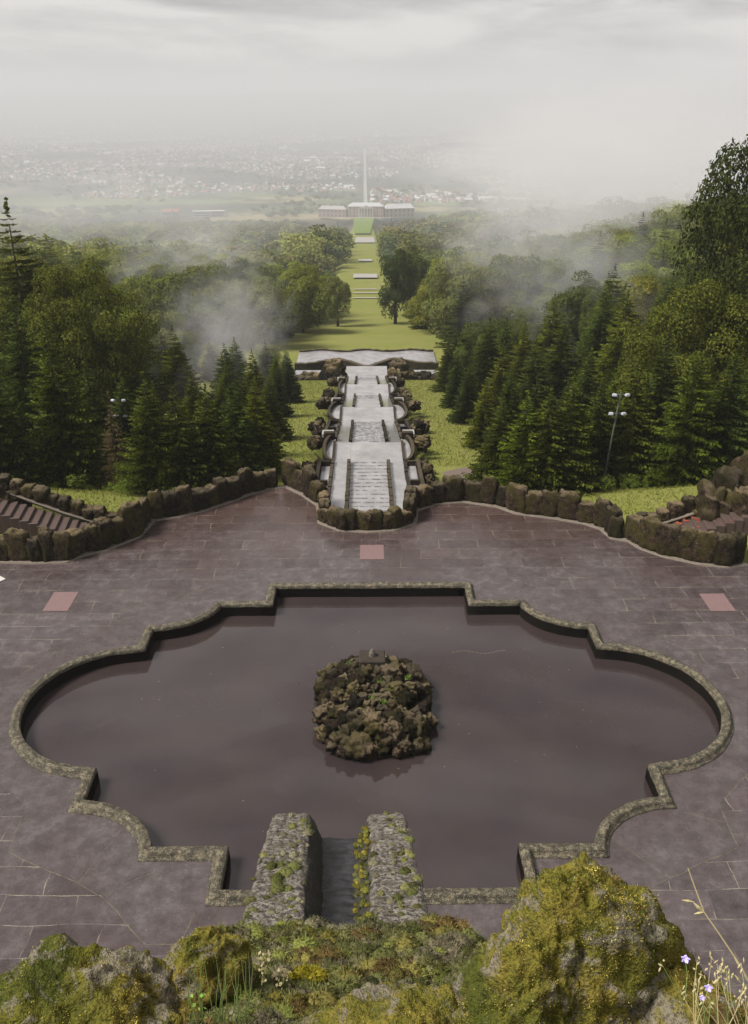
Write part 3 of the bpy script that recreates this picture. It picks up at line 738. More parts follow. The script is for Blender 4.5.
def broad_arr(seed, lobes=52, per=300, size=.0145, wdt=.43, z0=.07, lob=.14):
    r_ = np.random.default_rng(seed); Cs, Ns, Sz = [], [], []
    for l in range(lobes):
        d = r_.normal(size=3); d /= np.linalg.norm(d); d[2] = d[2] * .9 + .12
        q = r_.uniform(.62, .95) if l > lobes * .2 else r_.uniform(.1, .5)
        c = np.array([d[0] * wdt * q, d[1] * wdt * q, (1 + z0) / 2 + d[2] * (1 - z0) / 2 * q]); rl = lob * r_.uniform(.7, 1.25)
        n = int(per * (rl / lob) ** 2); u = r_.normal(size=(n, 3)); u /= np.linalg.norm(u, axis=1, keepdims=True)
        u[:, 2] = np.where(u[:, 2] < -.5, -u[:, 2], u[:, 2])
        rr = rl * r_.uniform(.72, 1.05, n)[:, None] * np.array([1, 1, .75])
        Cs.append(c + u * rr); nn = u + r_.normal(size=(n, 3)) * .45 + np.array([0, 0, .3]); Ns.append(nn / np.linalg.norm(nn, axis=1, keepdims=True)); Sz.append(size * r_.uniform(.6, 1.3, n))
    C = np.vstack(Cs); Nn = np.vstack(Ns); Z = np.concatenate(Sz)
    return C, Nn, Z
def broad(seed, **k):
    C, Nn, Z = broad_arr(seed, **k); V, F = leaf_quads(C, Nn, Z); return np_mesh('crown', V, F)
def glow_through(t, b, c, k=.26):
    tr = t.nodes.new('ShaderNodeBsdfTranslucent'); t.links.new(mix(t, 1., c, (1.5, 1.5, .9), 'MULTIPLY'), tr.inputs['Color'])
    mx = t.nodes.new('ShaderNodeMixShader'); mx.inputs[0].default_value = k; t.links.new(b.outputs[0], mx.inputs[1]); t.links.new(tr.outputs[0], mx.inputs[2])
    t.links.new(mx.outputs[0], t.nodes['Material Output'].inputs['Surface'])
def m_leaf(a, b2, c3, spec=.25, huevar=True, spf=.22):
    def f(t, b):
        p = posn(t); oi = t.nodes.new('ShaderNodeObjectInfo')
        n = noi(t, p, .9, 4, .6); n2 = noi(t, p, 7, 3, .7)
        c = mix(t, ramp(t, n, [(.38, g(0)), (.62, g(1))]), a, b2); c = mix(t, ramp(t, n2, [(.47, g(0)), (.66, g(.85))]), c, c3)
        if huevar:
            v = ramp(t, oi.outputs['Random'], [(0, (.65, .7, .75)), (.35, (1, 1, 1)), (.6, (1.3, 1.2, .9)), (.8, (.85, .95, .9)), (1, (1.15, 1.25, .9))] if huevar == 'mild' else [(0, (.35, .45, .45)), (.25, (.8, .9, .7)), (.42, (1.4, 1.45, .9)), (.58, (.6, .7, .6)), (.72, (1.25, 1.1, .8)), (.86, (1.9, 2.1, 1.1)), (1, (.7, .85, .85))])
            c = mix(t, 1., c, v, 'MULTIPLY')
        t.links.new(c, b.inputs['Base Color']); b.inputs['Roughness'].default_value = .75; b.inputs['Specular IOR Level'].default_value = spec * spf
        glow_through(t, b, c)
    return mat('leaves', f)
M_SPR = m_leaf((.010, .019, .003), (.040, .058, .007), (.20, .21, .026), .2, 'mild')
M_SPR2 = m_leaf((.008, .016, .004), (.028, .042, .009), (.13, .145, .024), .2, 'mild')
M_BRN = m_leaf((.06, .045, .022), (.10, .075, .035), (.14, .11, .06), .2, False)
M_LEAF = m_leaf((.03, .042, .010), (.10, .11, .025), (.24, .235, .05))
M_OLIVE = m_leaf((.016, .026, .004), (.060, .075, .011), (.20, .20, .028), .2, False)
M_DARKL = m_leaf((.008, .014, .004), (.030, .042, .010), (.10, .11, .02), .2, False)
M_LIGHT = m_leaf((.09, .11, .03), (.13, .15, .04), (.2, .2, .06), .2, False)
M_BARK = flat('bark', (.05, .038, .028), .9, .1, .4, 4)
SPR = [spruce(s, 40, 13, 9) for s in range(5)]
SPARSE = spruce(60, 30, 9, 7, .55, .19)
BRD = [broad(s) for s in range(100, 106)]
BIG = [broad(s, lobes=120, per=420, size=.0085, wdt=.42, z0=.10, lob=.10) for s in (200, 201)]
TR_S = trunk_mesh(.93, .014); TR_B = trunk_mesh(.62, .028, 0, 8, 6, .35, .25)
def tree(kind, crown, cm, loc, h, wd, label, group=None, cat='tree', trunk=None):
    root = tag(empty(kind, loc, random.uniform(0, 6.28)), label, cat, group)
    t_ = link('trunk', trunk or (TR_S if kind == 'spruce_tree' else TR_B), M_BARK, root); t_.scale = (h, h, h)
    c = bpy.data.objects.new('crown', crown); COL.objects.link(c); c.parent = root; c.scale = (h * wd, h * wd, h)
    if kind == 'broadleaf_tree': c.scale.z = h * 1.14; c.location.z = -.14 * h
    if not crown.materials: crown.materials.append(None)
    c.material_slots[0].link = 'OBJECT'; c.material_slots[0].material = cm
    return root
def ground_hit(px, py, ymin=44):
    r = unproj_ray(px, py); k = ymin / r.y; 
    while k < 3000:
        q = Vector((0, 0, CAM_H)) + r * k
        if q.z <= Tz(q.x, q.y): return q
        k *= 1.003
    return q
def spot(px, Y):     # world x for a picture column at distance Y
    a = (px - 374) / F_PX
    # horizontal ratio at given Y, ground height
    z = -5
    for _ in range(6):
        dep = Y * math.cos(PITCH) + (CAM_H - z) * math.sin(PITCH); x = a * dep + Y * math.tan(YAW); z = Tz(x, Y)
    return x, z, dep
def height_for(px, Y, py):    # tree height so that its tip shows at row py
    r = unproj_ray(px, py); x, z, d = spot(px, Y); return CAM_H + r.z * (Y / r.y) - z
OCC = []
def put(kind, crown, cm, px, Y, top, wd, label, group=None):
    rt = unproj_ray(px, top); x = rt.x * Y / rt.y; z = Tz(x, Y); h = max(2., CAM_H + rt.z * Y / rt.y - z); OCC.append((x, Y, h * .2 * wd))
    return tree(kind, crown, cm, (x, Y, z - .1), h, wd, label, group)
KEY_S = [  # px, distance, top row, width factor, variant, material, label
    (44, 50, 318, 1.35, 0, M_SPR, 'broad dark spruce towering behind the left stairway'),
    (-22, 48, 345, 1.4, 1, M_SPR, 'spruce cut by the left picture edge below the bare-tipped conifer'),
    (108, 49, 392, 1.15, 'b', M_BRN, 'thin browning conifer between the dark spruces on the left'),
    (143, 47.2, 374, 1.55, 2, M_SPR, 'dark spruce just right of the browning conifer'),
    (172, 47, 384, 1.6, 3, M_SPR2, 'slender spruce second right of the browning conifer'),
    (205, 48, 386, 1.65, 4, M_SPR, 'spruce behind the middle of the left parapet'),
    (230, 51, 380, 1.55, 0, M_SPR2, 'spruce standing behind the right part of the left parapet'),
    (254, 53, 378, 1.5, 1, M_SPR, 'spruce nearest the left grass strip beside the cascade'),
    (268, 66, 370, 1.4, 2, M_SPR2, 'small spruce above the left grass strip of the cascade'),
    (288, 88, 352, 1.3, 3, M_SPR2, 'hazy spruce by the lower left grass of the cascade'),
    (276, 78, 362, 1.3, 1, M_SPR2, 'spruce between the small one and the hazy one on the left grass strip'),
    (85, 56, 360, 1.4, 4, M_SPR2, 'shaded spruce under the big olive tree on the left'),
    (13, 58, 300, 1.3, 2, M_SPR2, 'dark spruce rising left of the big olive tree'),
    (120, 58, 372, 1.4, 1, M_SPR2, 'spruce peeking out behind the browning conifer'),
    (190, 58, 372, 1.4, 0, M_SPR, 'tallest spruce of the second row behind the left parapet'),
    (528, 47, 392, 1.6, 3, M_SPR, 'narrow spruce left of centre behind the right parapet'),
    (503, 48.5, 396, 1.6, 0, M_SPR2, 'spruce behind the right parapet near the gravel path'),
    (486, 62, 378, 1.4, 1, M_SPR, 'bushy spruce beside the gravel path right of the cascade'),
    (470, 74, 360, 1.4, 2, M_SPR2, 'spruce leaning over the right grass strip of the cascade'),
    (449, 97, 335, 1.3, 4, M_SPR2, 'tall spruce by the foot of the cascade on the right'),
    (470, 92, 330, 1.3, 3, M_SPR2, 'spruce behind the one by the cascade foot on the right'),
    (458, 84, 350, 1.3, 0, M_SPR2, 'spruce halfway down the right grass strip of the cascade'),
    (552, 46.6, 387, 1.6, 4, M_SPR, 'bright spruce third from the floodlight mast on its left'),
    (576, 47, 374, 1.5, 0, M_SPR, 'spruce directly left of the floodlight mast'),
    (604, 48.8, 378, 1.5, 2, M_SPR, 'spruce directly behind the floodlight mast'),
    (538, 58, 374, 1.4, 1, M_SPR2, 'second-row spruce seen above the two narrow ones on the right'),
    (512, 64, 366, 1.35, 4, M_SPR2, 'second-row spruce over the gravel path end'),
    (588, 60, 358, 1.4, 3, M_SPR2, 'second-row spruce rising behind the mast spruces'),
    (640, 49, 352, 1.4, 1, M_SPR, 'spruce just right of the floodlight mast'),
    (670, 52, 330, 1.4, 3, M_SPR2, 'dark spruce two places right of the floodlight mast'),
    (700, 47.5, 345, 1.45, 0, M_SPR, 'wide dark spruce above the right stairway'),
    (738, 48, 350, 1.45, 2, M_SPR2, 'dark spruce at the right picture edge above the rocks'),
    (775, 50, 320, 1.4, 1, M_SPR, 'spruce mostly outside the right picture edge'),
    (6, 70, 205, 1.3, 4, M_SPR2, 'tall dark conifer with a bare tip at the left picture edge'),
]
for px, Y, top, wd, v, m_, lab in KEY_S:
    put('spruce_tree', SPARSE if v == 'b' else SPR[v], m_, px, Y, top, wd, lab)
KEY_B = [
    (78, 66, 262, .8, 'B0', M_OLIVE, 'big olive green tree with drooping sprays on the left'),
    (22, 86, 262, 1.0, 'B1', M_OLIVE, 'olive tree behind the bare-tipped conifer'),
    (792, 62, 120, .62, 'B1', M_DARKL, 'tall dark leafy tree at the upper right edge'),
    (704, 58, 280, .95, 'B0', M_OLIVE, 'yellow green leafy tree on the right slope below the tall dark one'),
    (396, 176, 252, .62, 1, M_LEAF, 'round tree standing alone on the right of the meadow'),
    (412, 192, 244, .7, 3, M_LEAF, 'tree behind the lone round one on the meadow'),
    (337, 172, 274, .6, 2, M_LIGHT, 'pale green tree on the left edge of the meadow'),
    (318, 180, 268, .7, 0, M_LEAF, 'darker tree left of the pale one at the meadow edge'),
    (458, 145, 258, .85, 4, M_LIGHT, 'light green tree rising from mist right of the pond'),
    (178, 190, 276, 1.1, 5, M_LIGHT, 'light green round tree in the left woods'),
    (205, 128, 346, 1.2, 0, M_LIGHT, 'pale green tree half lost in mist on the left'),
    (165, 105, 312, 1.0, 1, M_LIGHT, 'pale tree right of the big olive tree'),
    (160, 260, 246, 1.5, 3, M_LIGHT, 'broad bright green crown in the far left woods'),
]
for px, Y, top, wd, v, m_, lab in KEY_B:
    put('broadleaf_tree', BIG[int(v[1])] if isinstance(v, str) else BRD[v], m_, px, Y, top, wd, lab)
# --- the woods: spots on a jittered grid that widens with distance
W_PTS = []; Y = 60.
while Y < 1900:
    sp = 5.2 + .0135 * Y if Y < 900 else 17.4 + .004 * (Y - 900)
    hw = .47 * (Y + 12) + 10; x = -hw
    while x < hw:
        xx, yy = x + random.uniform(-.35, .35) * sp, Y + random.uniform(-.35, .35) * sp; x += sp
        clear = (7.0 if xx < 0 else 8.0) if yy < 122 else 10.5 if yy < 138 else (9.5 if yy < 195 else (4.5 + max(0, (yy - 300) * .003) if yy < 700 else (9 if yy < 900 else 22 if yy < 1500 else 100)))
        if abs(xx - CX) < clear + (sp * .28 if yy < 195 else sp * .5 + 2.5): continue
        if yy < 66 and abs(xx) < 8: continue
        if any((xx - a) ** 2 + (yy - b_) ** 2 < (c * .9 + 1.6) ** 2 for a, b_, c in OCC): continue
        W_PTS.append((xx, yy, sp))
    Y += sp * .9
W_PTS.sort(key=lambda q: q[1])
lowB = [broad_arr(300 + s, lobes=13, per=22, size=.075, wdt=.44, z0=.15, lob=.24) for s in range(4)]
midB = [broad_arr(330 + s, lobes=24, per=60, size=.036, wdt=.44, z0=.1, lob=.2) for s in range(4)]
lowS = []
for s in range(3):
    me = spruce(400 + s, 11, 6, 3); v = np.empty(len(me.vertices) * 3, np.float32); me.vertices.foreach_get('co', v); lowS.append(v.reshape(-1, 3)); bpy.data.meshes.remove(me)
VB, CB, VS, CS = [], [], [], []
nb = nsx = 0
PAL = 1.5 * np.array([(.045, .058, .018), (.06, .074, .02), (.085, .09, .025), (.075, .065, .03), (.04, .055, .025), (.11, .12, .035), (.055, .055, .02)])
LIMX = [0, 140, 155, 240, 300, 350, 430, 500, 600, 700, 748]
LIM1 = [352, 352, 366, 370, 366, 366, 360, 360, 345, 320, 300]
LIM2 = [300, 300, 315, 338, 338, 338, 318, 312, 262, 245, 235]
LIM3 = [236, 236, 240, 245, 262, 280, 250, 240, 222, 192, 180]
zone = lambda x, y: ('left' if x < 0 else 'right')
for (x, y, sp) in W_PTS:
    con = random.random() < (.06 if x < 0 and 130 < y < 260 else 1.0 if y < 105 else .7 if y < 130 else (.30 if x > 0 else .2))
    z = Tz(x, y) - .2
    dep_ = y * math.cos(PITCH) + (CAM_H - z) * math.sin(PITCH); px_ = 374 + F_PX * (x - y * math.tan(YAW)) / dep_
    lim = np.interp(px_, LIMX, LIM1 if y < 72 else LIM2 if y < 135 else LIM3); hmax = 99
    if y < 330:
        rr_ = unproj_ray(px_, lim); hmax = CAM_H + rr_.z * (y / rr_.y) - z
        if hmax < 4: continue
    if con:
        h = random.uniform(9, 13.5) if y < 130 else min(sp * random.uniform(1.5, 2.2), random.uniform(14, 22))
        h = min(h * random.uniform(.8, 1.15), hmax * random.uniform(.66, 1))
        if nsx < 230:
            nsx += 1; far_ = 'near' if y < 130 else 'in the middle distance'
            tree('spruce_tree', random.choice(SPR), random.choice((M_SPR, M_SPR2)), (x, y, z), h, random.uniform(1.3, 1.7), f'dark spruce of the {zone(x, y)} woods {far_}', f'spruces of the {zone(x, y)} woods {far_}')
        else:
            v = lowS[random.randrange(3)]; a = random.uniform(0, 6.28); M = np.array([[math.cos(a), -math.sin(a), 0], [math.sin(a), math.cos(a), 0], [0, 0, 1]])
            VS.append((v * (1.3, 1.3, 1)) @ M.T * h + (x, y, z)); CS.append(np.tile(np.array((.03, .04, .018)) * random.uniform(.7, 1.4), (len(v), 1)))
    else:
        h = min(sp * random.uniform(1.25, 1.75), random.uniform(13, 19)) if y > 130 else random.uniform(7, 11)
        h = min(h * random.uniform(.8, 1.15), hmax * random.uniform(.66, 1))
        if nb < 290:
            nb += 1; far_ = 'near' if y < 130 else 'in the middle distance'
            tree('broadleaf_tree', random.choice(BRD), M_LEAF, (x, y, z), h, random.uniform(1., 1.3), f'leafy tree of the {zone(x, y)} woods {far_}', f'leafy trees of the {zone(x, y)} woods {far_}')
        else:
            C, Nn, Z = (midB if y < 620 else lowB)[random.randrange(4)]; V, _ = leaf_quads(C, Nn, Z); V = V * (random.uniform(1.05, 1.35), random.uniform(1.05, 1.35), 1) * h * 1.05 + (x, y, z)
            VB.append(V); CB.append(np.tile(PAL[random.randrange(len(PAL))] * random.uniform(.5, 1.6), (len(V), 1)))
def m_tint(t, b):
    a = t.nodes.new('ShaderNodeVertexColor'); a.layer_name = 'tint'; p = posn(t)
    n = noi(t, p, .6, 4, .7); c = mix(t, 1., a.outputs[0], ramp(t, n, [(.3, g(.65)), (.7, g(1.7))]), 'MULTIPLY'); t.links.new(c, b.inputs['Base Color']); glow_through(t, b, c)
    b.inputs['Roughness'].default_value = .8; b.inputs['Specular IOR Level'].default_value = .05
M_TINT = mat('forest_tint', m_tint)
V = np.vstack(VB); tag(link('broadleaf_forest', np_mesh('f', V, np.arange(len(V)).reshape(-1, 4), col=np.vstack(CB)), M_TINT), 'far leafy woods reaching down to the palace', 'forest', kind='stuff')
V = np.vstack(VS); tag(link('spruce_forest', np_mesh('f', V, np.arange(len(V)).reshape(-1, 4), col=np.vstack(CS)), M_TINT), 'far dark conifers mixed through the woods', 'forest', kind='stuff')
print('trees', len(W_PTS), nb, nsx, len(VB), len(VS))
# valley copses and hedges beyond the palace
VB, CB = [], []
for k in range(2600):
    y = 2050 + 4500 * random.random() ** 1.6; x = random.uniform(-.5, .5) * y
    if noise.noise(Vector((x * .0035, y * .0022, 1))) + .35 * noise.noise(Vector((x * .012, y * .01, 5))) < .05: continue
    if abs(x) < 14: continue
    if y < 2300 and abs(x) < 150 and y < 2160: continue
    C, Nn, Z = lowB[k % 4]; sel = rng.random(len(C)) < .4; V, _ = leaf_quads(C[sel], Nn[sel], Z[sel] * 1.5); h = random.uniform(9, 16)
    VB.append(V * (1.6, 1.6, 1) * h + (x, y, Tz(x, y) - 1)); CB.append(np.tile(PAL[random.randrange(5)] * .8, (len(V), 1)))
V = np.vstack(VB); tag(link('valley_copses', np_mesh('f', V, np.arange(len(V)).reshape(-1, 4), col=np.vstack(CB)), M_TINT), 'dim tree belts among the fields and streets of the valley', 'trees', kind='stuff')
# undergrowth between the near trunks and along the wall
def m_grass(a, b2):
    def f(t, b):
        p = posn(t); t.links.new(mix(t, noi(t, p, 1.5, 5, .7), a, b2), b.inputs['Base Color']); b.inputs['Roughness'].default_value = .7; b.inputs['Specular IOR Level'].default_value = .15
    return mat('grass', f)
n = 90000
gx = rng.uniform(-19, 19, n * 2); gy = 40 + 80 * rng.random(n * 2) ** 1.7
ok = (gy > wall_y(gx) + .9) & ~((np.abs(gx - CX) < 3.7) & (gy > 40)) & ~((gx > 4.6) & (gx < 8) & (gy > 45.5) & (gy < 55)) & ~((np.abs(gx) > 12.6) & (gy < 42.2))
gx, gy = gx[ok], gy[ok]; gz = T(gx, gy); m = len(gx); h = rng.uniform(.05, .16, m); a = rng.uniform(0, 6.28, m); wd = h * .12 * (1 + gy * .015)
V = np.stack([np.stack([gx - np.cos(a) * wd, gy - np.sin(a) * wd, gz - .02], 1), np.stack([gx + np.cos(a) * wd, gy + np.sin(a) * wd, gz - .02], 1), np.stack([gx + rng.normal(0, .06, m), gy + rng.normal(0, .06, m), gz + h], 1)], 1).reshape(-1, 3)
tag(link('grass', np_mesh('grass', V, np.arange(m * 3).reshape(-1, 3)), m_grass((.10, .115, .018), (.21, .21, .045))), 'yellowish rough grass beside the cascade and behind the parapets', 'grass', kind='stuff')
VB = []
for k in range(70):
    x = random.uniform(9, 19) * random.choice((-1, 1)); y = random.uniform(45.5, 49.5); 
    if abs(x) > 13.2 and y < 44.5: continue
    C, Nn, Z = lowB[k % 4]; V, _ = leaf_quads(C, Nn, Z * .6); VB.append(V * (1.2, 1.2, 1) * random.uniform(.5, 1.1) + (x, y, Tz(x, y) - .1))
V = np.vstack(VB); tag(link('undergrowth', np_mesh('u', V, np.arange(len(V)).reshape(-1, 4)), m_leaf((.06, .09, .012), (.10, .14, .02), (.17, .19, .04), .2, False)), 'low leafy undergrowth in front of the spruces', 'undergrowth', kind='stuff')

# ------------------------------------------------------------------ floodlight masts
M_MAST = flat('grey_green_steel', (.10, .11, .085), .5, .5); M_LAMPH = flat('white_lamp_housing', (.34, .35, .38), .35, .5, .03)
def mast(px, Y, top, label, base=0):
    x, z, d = spot(px, Y); h = height_for(px + 4, Y, top)
    root = tag(empty('floodlight_mast', (x, Y, z)), label, 'floodlight'); lean = .45 if px > 300 else 0
    bm = bmesh.new(); tube(bm, [(0, 0, -.3), (lean * .5, 0, h * .5), (lean, 0, h)], [.07, .055, .045], 8); bm_obj('pole', bm, M_MAST, root)
    for zz in (h - .15, h - 1.25):
        xx = lean * zz / h; bm = bmesh.new(); tube(bm, [(xx - .33, 0, zz), (xx + .33, 0, zz)], [.03, .03], 6); arm = bm_obj('crossarm', bm, M_MAST, root)
        for s in (-1, 1):
            bm = bmesh.new(); add_box(bm, (xx + s * .36, -.12, zz + .02), (.30, .22, .15), s * .3, .03, .8); bm_obj('lamp_housing', bm, M_LAMPH, arm)
    return root
mast(602, 47.5, 392, 'slim floodlight mast with four white lamps behind the right parapet')
mast(127, 57.5, 398, 'floodlight mast with white lamps half hidden by the left spruces')

# ------------------------------------------------------------------ palace, road, town
M_PW = flat('palace_stone', (.30, .235, .195), .8, .2, .1, .05); M_PR = flat('palace_roof', (.40, .40, .41), .5, .3, .05, .02); M_WIN = flat('window_glass', (.05, .055, .06), .2, .5)
M_PR2 = flat('dull_roof', (.30, .29, .28), .6)
def block(name, parent, c, s, rz, roof, roofm, nwin=0, floors=3):
    bm = bmesh.new(); add_box(bm, (c[0], c[1], c[2] + s[2] / 2), s, rz); wl = bm_obj('wall', bm, M_PW, parent)
    bm = bmesh.new(); Mx = Matrix.Translation((c[0], c[1], c[2] + s[2])) @ Matrix.Rotation(rz, 4, 'Z')
    hx, hy = s[0] / 2 + .8, s[1] / 2 + .8; q = [(-hx, -hy, .02), (hx, -hy, .02), (hx, hy, .02), (-hx, hy, .02), (-hx + hy * .7, 0, roof), (hx - hy * .7, 0, roof)]
    v = [bm.verts.new(Mx @ Vector(p)) for p in q]
    for f in ((0, 1, 5, 4), (2, 3, 4, 5), (1, 2, 5), (3, 0, 4), (3, 2, 1, 0)): bm.faces.new([v[i] for i in f])
    bm_obj('roof', bm, roofm, parent)
    for fl in range(floors):
        for k in range(nwin):
            bm = bmesh.new(); lx = -s[0] / 2 + s[0] * (k + .5) / nwin; lz = s[2] * (fl + .55) / floors
            Mw = Matrix.Translation(c) @ Matrix.Rotation(rz, 4, 'Z'); p = Mw @ Vector((lx, -s[1] / 2 - .05, lz)); add_box(bm, p, (min(2.2, s[0] / nwin * .5), .3, s[2] / floors * .55), rz); bm_obj('window', bm, M_WIN, parent)
PYY = 2020; pz = Tz(0, PYY)
pal = tag(empty('palace', (3, PYY, pz)), 'long palace with columned centre and angled wings closing the vista', 'palace')
block('c', pal, (0, 0, 0), (76, 26, 24), 0, 7, M_PR, 9, 3)
block('l', pal, (-72, 6, 0), (62, 20, 17), -.22, 7, M_PR2, 7, 2); block('r', pal, (72, 6, 0), (66, 20, 19), .22, 9, M_PR, 7, 2)
block('l', pal, (-42, 8, 0), (14, 12, 9), 0, 2, M_PR2, 2, 1); block('r', pal, (43, 8, 0), (14, 12, 9), 0, 2, M_PR2, 2, 1)
for k in range(6):
    bm = bmesh.new(); tube(bm, [(-15 + k * 6, -16, 3), (-15 + k * 6, -16, 20)], [1.1, .9], 8); bm_obj('column', bm, flat('pale_column', (.5, .46, .42)), pal)
bm = bmesh.new(); v = [bm.verts.new(p) for p in [(-18, -18, 20), (18, -18, 20), (0, -18, 27), (-18, -12, 20), (18, -12, 20), (0, -12, 27)]]
for f in ((0, 1, 2), (3, 5, 4), (0, 2, 5, 3), (1, 4, 5, 2), (0, 3, 4, 1)): bm.faces.new([v[i] for i in f])
bm_obj('pediment', bm, flat('pediment_stone', (.4, .36, .32)), pal)
bm = bmesh.new(); add_box(bm, (0, -14.5, 1.5), (38, 6, 3)); bm_obj('portico_base', bm, M_PW, pal)
# forecourt lawn and gravel
bm = bmesh.new(); ysl = np.linspace(800, 1930, 30)
for a, b_ in zip(ysl, ysl[1:]):
    wa, wb = (7 + (a - 800) * .013), (7 + (b_ - 800) * .013)
    bm.faces.new([bm.verts.new(q) for q in ((-2 - wa - .0, a, Tz(0, a) + 1.2), (-2 + wa, a, Tz(0, a) + 1.2), (-2 + wb, b_, Tz(0, b_) + 1.2), (-2 - wb, b_, Tz(0, b_) + 1.2))])
bmesh.ops.remove_doubles(bm, verts=bm.verts, dist=.01)
tag(bm_obj('lawn', bm, flat('mown_lawn', (.12, .17, .04), .9, .1, .15, .02)), kind='structure')
bm = bmesh.new(); bm.faces.new([bm.verts.new((x, y, Tz(0, y) + 1.5)) for x, y in ((-60, 1940), (60, 1940), (60, 1995), (-60, 1995))])
tag(bm_obj('forecourt', bm, flat('pale_gravel_court', (.40, .37, .34))), kind='structure')
bm = bmesh.new(); pv = None
for y in np.concatenate([np.arange(2060, 4000, 40.), np.arange(4000, 6800, 120.)]):
    cur = [bm.verts.new((3 + s * (4.5 + y * .0004), y, max(Tz(s * 8, y), Tz(0, y)) + 1.2)) for s in (-1, 1)]
    if pv: bm.faces.new((pv[0], pv[1], cur[1], cur[0]))
    pv = cur
tag(bm_obj('avenue', bm, flat('pale_road', (.26, .255, .25), .8)), kind='structure')
# houses
M_HW = flat('render_white', (.46, .44, .42), .8, .2, .05, .05); M_R1 = flat('red_tiles', (.26, .12, .085), .8, .2); M_R2 = flat('grey_tiles', (.16, .15, .155), .8); M_R3 = flat('pale_flat_roof', (.44, .44, .45), .6)
HV = np.array([(-.5, -.5, 0), (.5, -.5, 0), (.5, .5, 0), (-.5, .5, 0), (-.5, -.5, .62), (.5, -.5, .62), (.5, .5, .62), (-.5, .5, .62), (-.5, 0, 1), (.5, 0, 1), (-.53, -.56, .60), (.53, -.56, .60), (.53, .56, .60), (-.53, .56, .60), (-.53, 0, 1.02), (.53, 0, 1.02)])
HT = [(0, 1, 5), (0, 5, 4), (1, 2, 6), (1, 6, 5), (2, 3, 7), (2, 7, 6), (3, 0, 4), (3, 4, 7), (4, 7, 8), (5, 9, 6), (10, 11, 15), (10, 15, 14), (12, 13, 14), (12, 14, 15)]
HM = [0] * 10 + [1] * 4
HME = []
for m_ in (M_R1, M_R2, M_R3):
    me = np_mesh('house', HV, HT, HM); me.materials.append(M_HW); me.materials.append(m_); HME.append(me)
hs = []
while len(hs) < 11000:
    y = 2650 + 8200 * random.random() ** 1.2; x = random.uniform(-.48, .48) * y
    if abs(x) < 22: continue
    if y < 3350 and x < 0 and noise.noise(Vector((x * .002, y * .002, 2))) < .25: continue
    if noise.noise(Vector((x * .002, y * .0015, 8))) < -.12: continue
    big = random.random() < .02; rf = random.choices((0, 1, 2), (.34, .34, .32))[0]
    s = (random.uniform(22, 45), random.uniform(12, 18), random.uniform(9, 16)) if big else (random.uniform(8, 13), random.uniform(7, 10), random.uniform(7, 12))
    hs.append((y, x, s, 2 if big else rf, random.uniform(-.5, .5) + random.choice((0, 1.57))))
hs.sort()
for y, x, s, rf, a in hs[:290]:
    o = link('house', HME[rf], None); o.location = (x, y, Tz(x, y) - 1); o.scale = s; o.rotation_euler = (0, 0, a)
    col = ('red', 'grey', 'pale')[rf]; sd_ = 'left' if x < 0 else 'right'
    tag(o, f'tiny white house with {col} roof in the near town quarter {sd_} of the avenue', 'house', f'tiny {col}-roofed houses {sd_} of the avenue')
Vh, Fh, Mh = [], [], []
for i, (y, x, s, rf, a) in enumerate(hs[290:]):
    c_, s_ = math.cos(a), math.sin(a); v = HV * s; Vh.append(np.stack([v[:, 0] * c_ - v[:, 1] * s_ + x, v[:, 0] * s_ + v[:, 1] * c_ + y, v[:, 2] + Tz(x, y) - 1], 1))
    Fh.append(np.array(HT) + i * 16); Mh += [0 if k == 0 else rf + 1 for k in HM]
me = np_mesh('town', np.vstack(Vh), np.vstack(Fh), Mh)
for m_ in (M_HW, M_R1, M_R2, M_R3): me.materials.append(m_)
tag(link('town_houses', me), 'thousands of tiny pale houses of the distant city', 'city', kind='stuff')
def hall(px, py_y, w_, lab, roofm, wallm, n_=1, hgt=10):
    x, z, d = spot(px, py_y); root = tag(empty('office_building' if roofm is M_R3 else 'farm_building', (x, py_y, z)), lab, 'building')
    for k in range(n_):
        bm = bmesh.new(); add_box(bm, (k * w_ * .7, k * 6, hgt / 2), (w_, 16, hgt)); b0 = link('wall', bpy.data.meshes.new('w'), None, root); bm.to_mesh(b0.data); bm.free(); b0.data.materials.append(wallm)
        for f_ in range(2):
            bm = bmesh.new(); add_box(bm, (k * w_ * .7, k * 6 - 8.1, hgt * (.3 + f_ * .4)), (w_ * .9, .3, hgt * .16)); bm_obj('window_band', bm, M_WIN, root)
        bm = bmesh.new(); hx = w_ / 2 + .8; r0 = 1.2 if roofm is M_R3 else 6
        v = [bm.verts.new((k * w_ * .7 + a_, k * 6 + b_, hgt + c_)) for a_, b_, c_ in [(-hx, -9, .02), (hx, -9, .02), (hx, 9, .02), (-hx, 9, .02), (-hx, 0, r0), (hx, 0, r0)]]
        for f in ((0, 1, 5, 4), (2, 3, 4, 5), (1, 2, 5), (3, 0, 4)): bm.faces.new([v[i] for i in f])
        bm_obj('roof', bm, roofm, root)
hall(203, 2080, 42, 'long white flat-roofed building at the far edge of the left woods', M_R3, M_LAMPH, 2, 12)
hall(168, 2100, 22, 'red-roofed building left of the long white one', M_R1, M_HW, 2, 8)
hall(98, 1500, 14, 'reddish gabled roof showing among the left woods', M_R1, M_HW, 1, 14)

